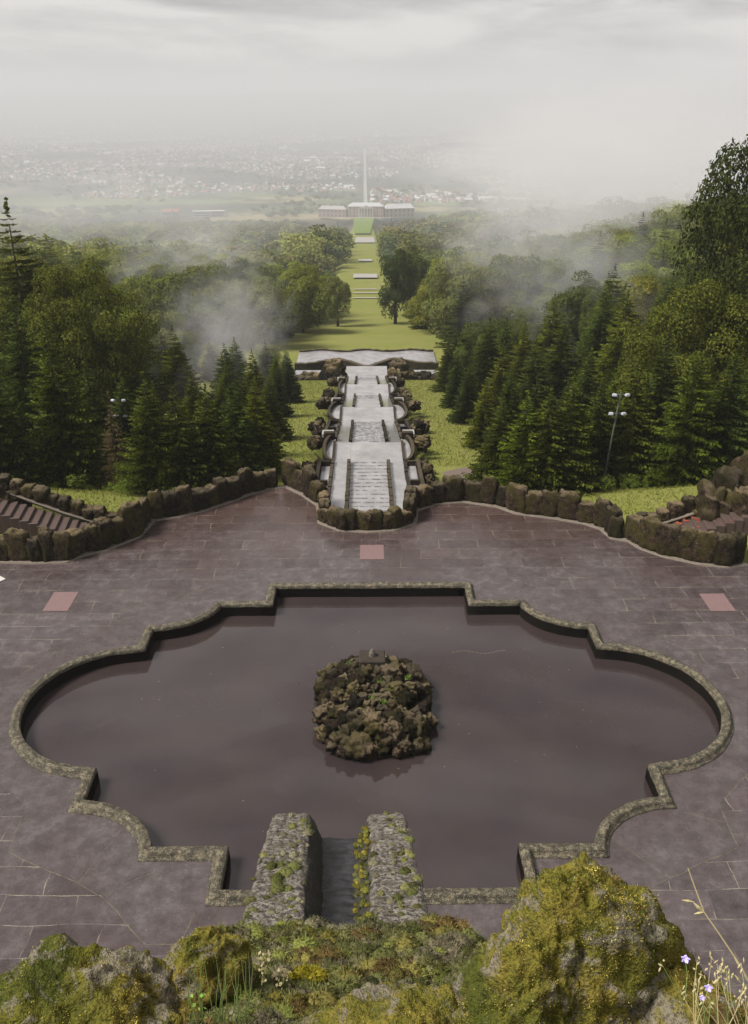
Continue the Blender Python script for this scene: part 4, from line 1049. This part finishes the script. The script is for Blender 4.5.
# ------------------------------------------------------------------ foreground: chute, ledge, boulders
def m_mossrock(t, b):
    p = posn(t); n = noi(t, p, 1.6, 5, .65, .4); n2 = noi(t, p, 14, 4, .7); n3 = noi(t, p, 60, 3, .6)
    c = ramp(t, n, [(.34, (.06, .07, .010)), (.46, (.13, .12, .018)), (.56, (.20, .16, .028)), (.64, (.09, .06, .02)), (.72, (.17, .155, .035))])
    c = mix(t, ramp(t, noi(t, p, 3.6, 6, .72, .8), [(.52, g(0)), (.58, g(.9))]), c, (.20, .175, .135)); c = mix(t, ramp(t, n3, [(.4, g(.6)), (.5, g(0))]), c, (.03, .028, .008))
    t.links.new(c, b.inputs['Base Color']); b.inputs['Roughness'].default_value = .9; b.inputs['Specular IOR Level'].default_value = .15; bump(t, b, math_(t, 'ADD', n2, n3), .9, .03)
M_MOSSR = mat('moss_covered_rock', m_mossrock)
def m_lichen(t, b):
    p = posn(t); n = noi(t, p, 4, 6, .7); n2 = noi(t, p, 16, 5, .75); n3 = noi(t, p, 55, 3, .6)
    c = ramp(t, n2, [(.40, (.025, .02, .016)), (.48, (.12, .10, .08)), (.57, (.32, .29, .24)), (.70, (.50, .47, .41))])
    c = mix(t, ramp(t, n, [(.52, g(0)), (.62, g(.8))]), c, (.075, .065, .03)); c = mix(t, ramp(t, n3, [(.38, g(.7)), (.48, g(0))]), c, (.04, .034, .026))
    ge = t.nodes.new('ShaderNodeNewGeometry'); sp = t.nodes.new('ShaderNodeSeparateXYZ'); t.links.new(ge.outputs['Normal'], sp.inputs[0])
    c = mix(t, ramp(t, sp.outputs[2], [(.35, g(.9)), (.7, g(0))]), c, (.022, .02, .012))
    t.links.new(c, b.inputs['Base Color']); b.inputs['Roughness'].default_value = .85; bump(t, b, math_(t, 'ADD', n2, math_(t, 'MULTIPLY', n3, .5)), 1.0, .06)
M_LICH = mat('lichen_stone', m_lichen)
def m_mossc(t, b):
    a = t.nodes.new('ShaderNodeVertexColor'); a.layer_name = 'tint'; p = posn(t); n = noi(t, p, 45, 3, .7)
    t.links.new(mix(t, 1., a.outputs[0], ramp(t, n, [(.3, g(.45)), (.7, g(1.6))]), 'MULTIPLY'), b.inputs['Base Color']); b.inputs['Roughness'].default_value = .95; b.inputs['Specular IOR Level'].default_value = .03
    bump(t, b, n, .8, .02)
M_MOSSC = mat('moss', m_mossc)
MPAL = [(.085, .090, .030), (.12, .115, .045), (.07, .07, .03), (.19, .16, .03), (.12, .07, .03), (.22, .19, .12), (.26, .22, .03), (.13, .12, .075)]
ico = bmesh.new(); bmesh.ops.create_icosphere(ico, subdivisions=2, radius=1); ico.verts.ensure_lookup_table()
IV = np.array([v.co[:] for v in ico.verts]); IF = np.array([[v.index for v in f.verts] for f in ico.faces]); ico.free()
def cushions(name, items, label, fuzz=26):
    """items: (pos, normal, radius, colour)"""
    Vs, Fs, Cs, off = [], [], [], 0; BV, BC = [], []
    for p, nrm, r, col in items:
        p = np.array(p); k = rng.uniform(0, 9, 3); lump = 1 + .13 * np.sin(IV[:, 0:1] * 5 + k[0]) * np.cos(IV[:, 1:2] * 6 + k[1]) + .06 * np.sin(IV[:, 2:3] * 17 + k[2]) * np.sin(IV[:, 0:1] * 15)
        V = IV * lump * r * np.array([rng.uniform(.85, 1.4), rng.uniform(.85, 1.4), .6]); Vs.append(V + p); Fs.append(IF + off); off += len(IV)
        cc = np.array(col) * rng.uniform(.6, 1.45); Cs.append(np.tile(cc, (len(IV), 1)))
        if fuzz:
            n = fuzz; u = rng.normal(size=(n, 3)); u[:, 2] = np.abs(u[:, 2]); u /= np.linalg.norm(u, axis=1, keepdims=True)
            b0 = p + u * r * [1.1, 1.1, .58]; l = (.006 + r * rng.uniform(.15, .5, n)[:, None]); tt = np.cross(u, rng.normal(size=(n, 3))); tt /= np.linalg.norm(tt, axis=1, keepdims=True)
            tip = b0 + (u + rng.normal(size=(n, 3)) * .35) * l
            BV.append(np.stack([b0 - tt * l * .2, b0 + tt * l * .2, tip], 1).reshape(-1, 3)); BC.append(np.tile(cc * 1.05, (n * 3, 1)))
    V = np.vstack(Vs); F = np.vstack(Fs)
    if BV: B = np.vstack(BV); F = np.vstack([F, np.arange(len(B)).reshape(-1, 3) + len(V)]); V = np.vstack([V, B]); C = np.vstack(Cs + BC)
    else: C = np.vstack(Cs)
    return tag(link(name, np_mesh(name, V, F, col=C), M_MOSSC, smooth=True), label, 'moss', kind='stuff')
# ledge + cliff
def crest_py(px):
    return float(np.interp(px, [-200, 0, 140, 160, 230, 470, 500, 700, 748, 1000], [1060, 1030, 1000, 945, 918, 916, 950, 1010, 1030, 1060]))
def ledge_line(Y): return 15.2 - (Y - 3.3) * .86
def crest_Y(X):
    lo = 3.0
    for k in range(60):
        Yq = 3.0 + k * .07; z = ledge_line(Yq); dep = Yq * math.cos(PITCH) + (CAM_H - z) * math.sin(PITCH); dn = -(Yq * math.sin(PITCH)) + (CAM_H - z) * math.cos(PITCH)
        py = 512 + F_PX * dn / dep; px = 374 + F_PX * (X - Yq * math.tan(YAW)) / dep
        if py < crest_py(px): return Yq
    return Yq
LV = []; nxl, nyl = 260, 130; Xs = np.linspace(-5.5, 5.5, nxl)
def ledge_z(X, Y, yc):
    n = noise.fractal(Vector((X * 1.1, Y * 1.1, 2)), 1, 2, 5) * .16 + noise.noise(Vector((X * 5, Y * 5, 4))) * .05
    c = noise.voronoi(Vector((X * 3.2, Y * 3.2, 0)))[0]; return ledge_line(Y) + n - c[0] * .12 - .10
crY = {}
for X in Xs:
    yc = crest_Y(X) + .12 * noise.noise(Vector((X * 2, 0, 0))); crY[X] = yc
    for j in range(nyl):
        Yq = 1.0 + (yc - 1.0) * j / (nyl - 1); LV.append((X, Yq, ledge_z(X, Yq, yc) if Yq > 1 else 16.5))
    for j in range(26):
        f = (j + 1) / 26; zz = LV[-1 - j if False else -(j + 1)][2]; ztop = ledge_z(X, yc, yc); z = ztop * (1 - f) - .5 * f
        LV.append((X + .15 * noise.noise(Vector((X, z * .7, 1))), yc - .05 + .25 * (1 - f) * 0 + .28 * f + .22 * noise.fractal(Vector((X * .8, z * .8, 7)), 1, 2, 4) * min(1, f * 6), z))
rows = nyl + 26; idx = np.arange(nxl * rows).reshape(nxl, rows)
Fq = np.stack([idx[:-1, :-1], idx[1:, :-1], idx[1:, 1:], idx[:-1, 1:]], -1).reshape(-1, 4)
def m_ledge(t, b):
    m_rock(t, b, (.02, .016, .013), (.09, .075, .055), (.20, .18, .14), (.075, .07, .015), .8)
tag(link('rock_cliff', np_mesh('rock_cliff', LV, Fq), mat('ledge_rock', m_ledge), smooth=True), 'mossy rock ledge and cliff dropping from the viewpoint to the terrace', 'cliff')
# chute with two lichen covered side walls
chute = tag(empty('stone_chute', tuple(at(338, 905, 9.4))), 'sloping stone water chute between two lichen-covered walls above the pool', 'chute')
CO = chute.location
def prism_pts(q_near_l, q_near_r, q_far_l, q_far_r, dn_, df, drop, nm, m_, amp=.025, div=26, splay=0):
    """slab whose top runs between the four points and whose body hangs `drop` below"""
    a, b_, c, d = [at(px, py, dp) for (px, py), dp in ((q_near_l, dn_), (q_near_r, dn_), (q_far_l, df), (q_far_r, df))]
    bm = bmesh.new(); bmesh.ops.create_cube(bm, size=1); bmesh.ops.subdivide_edges(bm, edges=bm.edges, cuts=div, use_grid_fill=True)
    for v in bm.verts:
        u, w_, h = v.co.x + .5, v.co.y + .5, v.co.z + .5
        # soften the corners a little
        top = (a.lerp(b_, u)).lerp(c.lerp(d, u), w_); q = top + Vector((splay * (1 - h) * (u if splay > 0 else 1 - u), 0, -(1 - h) * drop))
        nz = noise.noise_vector(q * 3) * amp + noise.noise_vector(q * 11) * amp * .5
        edge = max(0, abs(u - .5) * 2 - .8) * max(0, h - .8) * 1.2; v.co = q + nz - CO + Vector((0, 0, -edge))
    return bm_obj(nm, bm, m_, chute, True)
DN, DF = 9.6, 13.4
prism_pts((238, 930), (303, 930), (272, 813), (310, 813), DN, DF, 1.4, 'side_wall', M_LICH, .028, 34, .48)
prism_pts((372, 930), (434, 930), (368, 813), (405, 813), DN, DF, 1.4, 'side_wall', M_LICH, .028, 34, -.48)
def m_chw(t, b):
    p = posn(t); t.links.new(ramp(t, noi(t, p, 5, 4), [(.35, (.018, .018, .02)), (.65, (.06, .06, .066))]), b.inputs['Base Color']); b.inputs['Roughness'].default_value = .18; b.inputs['Specular IOR Level'].default_value = .35; bump(t, b, noi(t, p, 8, 5, .7), .7, .08)
prism_pts((300, 950), (378, 950), (312, 838), (364, 838), DN + .55, DF + .3, .5, 'chute_floor', mat('trickling_water', m_chw), .012)
bm = bmesh.new(); a = at(338, 860, 12.6)   # masonry pier carrying the chute
add_box(bm, (a.x - CO.x, a.y - CO.y - .9, (a.z - 1.2) / 2 - CO.z), (1.3, 2.2, a.z - 1.2)); bm_obj('pier', bm, M_DARKW, chute)
it = []
def lerp_top(quad, u, w_):
    a, b_, c, d = [at(px, py, dp) for (px, py), dp in quad]; return a.lerp(b_, u).lerp(c.lerp(d, u), w_)
QL = [((238, 930), DN), ((303, 930), DN), ((272, 813), DF), ((310, 813), DF)]; QR = [((372, 930), DN), ((434, 930), DN), ((368, 813), DF), ((405, 813), DF)]
for Q in (QL, QR):
    for k in range(60):
        u, w_ = random.random(), random.random(); p = lerp_top(Q, u, w_); it.append((p + Vector((0, 0, -.005)), None, random.choice((.02, .028, .035, .045, .06)) * 1.05, random.choice(MPAL[:3] + [MPAL[7]])))
for k in range(100):     # yellow moss creeping down the inner face of the right wall
    w_ = random.uniform(.1, .92); dd = random.uniform(0, .5); p = lerp_top(QR, 0, w_); it.append((p + Vector((-.02 - dd * .34, 0, -dd)), None, random.uniform(.015, .045), random.choice(((.13, .11, .02), (.10, .10, .018), MPAL[0], MPAL[2]))))
cl = [(.45, .35), (.6, .4), (.3, .45), (.5, .28), (.75, .45)]
for u, w_ in cl: it.append((lerp_top(QL, u, w_), None, random.uniform(.07, .1), MPAL[0]))
cushions('moss', it, 'small moss cushions dotting the two chute walls', 30)
def on_ledge(X, Y): return Vector((X, Y, ledge_z(X, Y, 0)))
it = []
for k in range(5200):
    X = random.uniform(-3.6, 3.6); yc = crest_Y(X); Y = random.uniform(2.9, yc + .03)
    n_ = noise.noise(Vector((X * 2.2, Y * 2.2, 3))) + random.gauss(0, .14); pal = [(.075, .052, .022)] if n_ > .3 else ([(.10, .088, .02)] if n_ > .16 else (MPAL[0:2] if n_ > -.12 else (MPAL[7:8] + MPAL[2:3] if n_ > -.34 else [(.12, .105, .065)])))
    it.append((on_ledge(X, Y) + Vector((0, 0, -.004)), None, abs(random.gauss(.022, .016)) + .014, random.choice(pal)))
for k in range(420):
    X = random.uniform(-2.9, 2.2); Y = random.uniform(3.4, crest_Y(X) - .05); n_ = noise.noise(Vector((X * 2.2, Y * 2.2, 3)))
    it.append((on_ledge(X, Y) + Vector((0, 0, .005)), None, random.uniform(.05, .095), random.choice([(.10, .07, .025), (.12, .105, .03)] if n_ > .2 else [MPAL[0], MPAL[2], (.11, .12, .03)])))
for k in range(36):   # bright yellow clump
    q = at(307 + random.gauss(0, 7), 972 + random.gauss(0, 10), 6.6); Y = min(q.y, crest_Y(q.x)); it.append((on_ledge(q.x, q.y) + Vector((0, 0, .05 + random.random() * .05)), None, random.uniform(.025, .05), (.20, .17, .018)))
cushions('moss', it, 'bumpy carpet of olive, rust and yellow moss on the rock ledge', 60)
# big foreground boulders
def hero(label, c, s, seed, rz, mossn, blade=.0075, box=2.3, tp=0.0):
    me = rock_mesh(seed, 1, 1, 1, box, .20, .9, 6, None, .06); n0 = len(me.vertices)
    co = np.empty(n0 * 3, np.float32); me.vertices.foreach_get('co', co); co = co.reshape(-1, 3)
    tf_ = 1 - tp * np.clip(co[:, 2:3] + .2, 0, 1.2); co = co * np.concatenate([tf_, tf_, np.ones_like(tf_)], 1)
    Ms = np.array((Matrix.Rotation(rz[2], 3, 'Z') @ Matrix.Rotation(rz[0], 3, 'X') @ Matrix.Rotation(rz[1], 3, 'Y') @ Matrix.Diagonal(s))[:]) if False else np.array([list(r) for r in (Matrix.Rotation(rz[2], 3, 'Z') @ Matrix.Rotation(rz[0], 3, 'X') @ Matrix.Rotation(rz[1], 3, 'Y') @ Matrix.Diagonal(s))])
    co = co @ Ms.T; mossn = int(mossn * .55)
    # cushiony moss lumps
    nr = co / (np.linalg.norm(co, axis=1, keepdims=True) + 1e-9); dsp = np.array([.02 - .035 * noise.voronoi(Vector(q) * 9)[0][0] + .02 * noise.noise(Vector(q) * 25) for q in co])
    lay = np.array([noise.noise(Vector((q[0] * 2.2 + q[2] * 1.5, q[1] * 2.2, q[2] * 9 + q[0] * 5))) for q in co]); rough_ = np.array([noise.fractal(Vector(q) * 4.5, .8, 2, 5) for q in co])
    co = co + nr * (dsp + lay * .06 + rough_ * .04)[:, None]
    me.vertices.foreach_set('co', co.ravel()); me.update()
    root = link('mossy_boulder', me, M_MOSSR); root.location = c; tag(root, label, 'boulder')
    nn = np.empty(n0 * 3, np.float32); me.vertices.foreach_get('normal', nn); nn = nn.reshape(-1, 3)
    cand = np.where((co[:, 1] < s[1] * .7) & (co[:, 2] > -s[2] * .75))[0]; pick = rng.choice(cand, mossn)
    p = co[pick] + rng.normal(0, .006, (mossn, 3)); u = nn[pick] + rng.normal(0, .45, (mossn, 3)) + [0, 0, .1]; u /= np.linalg.norm(u, axis=1, keepdims=True)
    l = blade * rng.uniform(.5, 1.4, mossn)[:, None]; tt = np.cross(u, rng.normal(size=(mossn, 3))); tt /= np.linalg.norm(tt, axis=1, keepdims=True)
    bare = np.array([noise.noise(Vector(a_) * 3.1 + Vector((0, seed, 0))) for a_ in p]) > .22; l = np.where(bare[:, None], l * .25, l); q0 = p - u * .003; V = np.stack([q0 - tt * l * .16, q0 + tt * l * .16, q0 + u * l * .6 + tt * l * .14, q0 + u * l], 1).reshape(-1, 3)
    fld = np.array([noise.noise(Vector(a_) * 2.6 + Vector((seed, 0, 0))) + .5 * noise.noise(Vector(a_) * 9) for a_ in p]); rd = rng.random(mossn) * .25 - .12 + fld
    G, O_, Y_, Rr = np.array((.075, .085, .012)), np.array((.15, .135, .022)), np.array((.27, .22, .045)), np.array((.15, .09, .03))
    G, O_, Y_ = G * 1.25, O_ * 1.35, Y_ * 1.35
    C = np.where(rd[:, None] < -.12, G, np.where(rd[:, None] < .08, O_, np.where(rd[:, None] < .38, Y_, Rr))); pale = rng.random(mossn) < .05; C[pale] = (.30, .26, .16)
    patch = np.array([noise.noise(Vector(a_) * 14) for a_ in p]); C = np.repeat(C * (rng.uniform(.6, 1.5, (mossn, 1)) * np.clip(1 + 1.0 * patch[:, None], .5, 1.7)), 4, 0)
    ms = link('moss_coat', np_mesh('moss', V, np.arange(len(V)).reshape(-1, 4), col=C), M_MOSSC, root); ms['kind'] = 'stuff'
    return root
DB = 4.0
k_ = DB / F_PX
hero('large pointed mossy boulder in the right foreground', at(592, 985, DB), (.52, .42, .78), 3, (0, -.22, .3), 70000, tp=.45)
hero('squat mossy boulder leaning on the left of the large pointed one', at(522, 1005, DB - .25), (.24, .25, .42), 6, (0, .1, .2), 36000, tp=.2)
hero('low mossy shoulder of rock trailing to the lower right corner', at(672, 1050, DB - .15), (.30, .3, .36), 14, (0, .6, .2), 26000)
hero('rounded mossy boulder filling the lower left corner', at(68, 1046, DB + .2), (.50, .36, .42), 5, (.1, .1, .1), 60000)
hero('smaller yellow green mossy boulder beside the left corner one', at(205, 995, 6.2), (.42, .3, .50), 8, (0, 0, .4), 36000, tp=.2)
hero('flat mossy stone at the bottom middle of the picture', at(400, 1056, 5.0), (.55, .34, .30), 11, (0, 0, .1), 36000)

# ------------------------------------------------------------------ foreground plants
M_STRAW = flat('dry_straw', (.40, .34, .18), .8, .2); M_GSTEM = flat('green_stem', (.13, .18, .05), .7); M_PALEL = flat('pale_leaf', (.27, .23, .12), .8); M_PETAL = flat('violet_petal', (.50, .42, .85), .6, .2, .1)
def stalk(path, depth, label, m_, r=.0022, seeds=(), name='grass_stalk'):
    P = [at(px, py, depth) for px, py in path]; c = P[0].copy(); root = tag(empty(name, c), label, 'plant')
    bm = bmesh.new(); n = len(P); tube(bm, [p - c for p in P], [r * (1 - .6 * i / n) for i in range(n)], 5); bm_obj('stem', bm, m_, root)
    for (px, py, s, dx, dy) in seeds:
        q = at(px, py, depth) - c; d = at(px + dx, py + dy, depth) - c - q; bm = bmesh.new(); tube(bm, [q, q + d * .5, q + d], [s * .3, s, s * .2], 5); bm_obj('seed_head', bm, M_STRAW, root)
    return root
stalk([(752, 986), (738, 962), (720, 935), (704, 912), (694, 885), (688, 868)], 3.4, 'tall dry grass stalk arching over the paving at the lower right', M_STRAW, .0034,
      [(703, 912, .007, -10, -10), (694, 902, .006, -12, -2), (704, 912, .006, -10, 2), (734, 957, .006, 8, 12)])
stalk([(756, 1000), (740, 978), (722, 972)], 3.3, 'short green grass blade below the tall dry stalk', M_GSTEM, .002, [(735, 975, .005, 6, 8)])
import itertools
for i in range(26):
    x0 = random.uniform(690, 752); y0 = 1030; x1 = x0 + random.uniform(-30, 22); y1 = random.uniform(955, 1000); dp = random.uniform(3.2, 3.8)
    seeds = [(x1 + random.uniform(-4, 4), y1 + k * 5, random.uniform(.003, .006), random.uniform(-5, 5), -random.uniform(2, 6)) for k in range(3)]
    o = stalk([(x0, y0), ((x0 + x1) / 2 + random.uniform(-5, 5), (y0 + y1) / 2), (x1, y1)], dp, 'thin dry seeding stem in the tangle at the lower right corner', M_STRAW if i % 3 else M_GSTEM, .0018, seeds, 'dry_stem')
    o['group'] = 'dry seeding stems at the lower right corner'
def bell(px, py, dp, label, s=.028):
    c = at(px, py + 40, dp); root = tag(empty('bellflower', c), label, 'flower'); top = at(px, py, dp) - c
    bm = bmesh.new(); tube(bm, [(0, 0, 0), top * .6 + Vector((.01, 0, 0)), top], [.0025, .002, .0015], 5); bm_obj('stem', bm, M_GSTEM, root)
    for k in range(5):
        a = k * 1.2566; bm = bmesh.new(); d = Vector((math.cos(a), -.3 + math.sin(a) * .6, .5 * math.sin(a) + .2)); sd_ = Vector((-math.sin(a), .1, math.cos(a) * .6))
        vs = [bm.verts.new(top + q) for q in (Vector((0, 0, 0)), d * s * .6 - sd_ * s * .4, d * s, d * s * .6 + sd_ * s * .4)]; bm.faces.new(vs)
        r = bmesh.ops.extrude_face_region(bm, geom=list(bm.faces)); bmesh.ops.translate(bm, verts=[v for v in r['geom'] if isinstance(v, bmesh.types.BMVert)], vec=(0, .003, .001)); bm_obj('petal', bm, M_PETAL, root)
bell(685, 959, 3.4, 'upper violet flower beside the right boulder', .019); bell(708, 988, 3.3, 'lower violet flower among the dry stems', .017); bell(702, 998, 3.35, 'pale violet bloom just under the lower violet flower', .012)
def sprig(px, py, hpx, dp, label, m_, n=26, name='sprig'):
    c = at(px, py, dp); root = tag(empty(name, c), label, 'plant'); up = at(px + 3, py - hpx, dp) - c
    bm = bmesh.new(); tube(bm, [(0, 0, 0), up * .5, up], [.005, .004, .002], 5); bm_obj('stem', bm, M_GSTEM, root)
    C = np.array([list(up * random.uniform(.25, 1.05) + Vector((random.gauss(0, .022), random.gauss(0, .02), random.gauss(0, .02)))) for _ in range(n)]); V, F = leaf_quads(C, rng.normal(size=(n, 3)) + [0, -.5, .6], np.full(n, .012), .5)
    link('leaves', np_mesh('l', V, F), m_, root)
sprig(262, 985, 34, 5.6, 'pale pinkish leafy sprig growing on the mossy ledge', M_PALEL, 60); sprig(282, 990, 18, 5.6, 'smaller pale sprig right of the pinkish one', M_PALEL, 34)
sprig(200, 1005, 12, 4.9, 'small bright green seedling at the lower left', flat('bright_leaf', (.2, .34, .06)), 12)
gt = at(218, 1022, 5); tuft = tag(empty('grass_tuft', gt), 'tuft of thin green grass blades left of the pinkish sprig', 'grass')
for i in range(24):
    x0 = random.uniform(190, 248); dp = random.uniform(4.7, 5.2); x1 = x0 + random.uniform(-12, 12)
    bm = bmesh.new(); tube(bm, [at(px, py, dp) - gt for px, py in ((x0, 1022), ((x0 + x1) / 2 + random.uniform(-3, 3), 995), (x1, random.uniform(950, 985)))], [.0035, .003, .0012], 4); bm_obj('blade', bm, M_GSTEM, tuft)
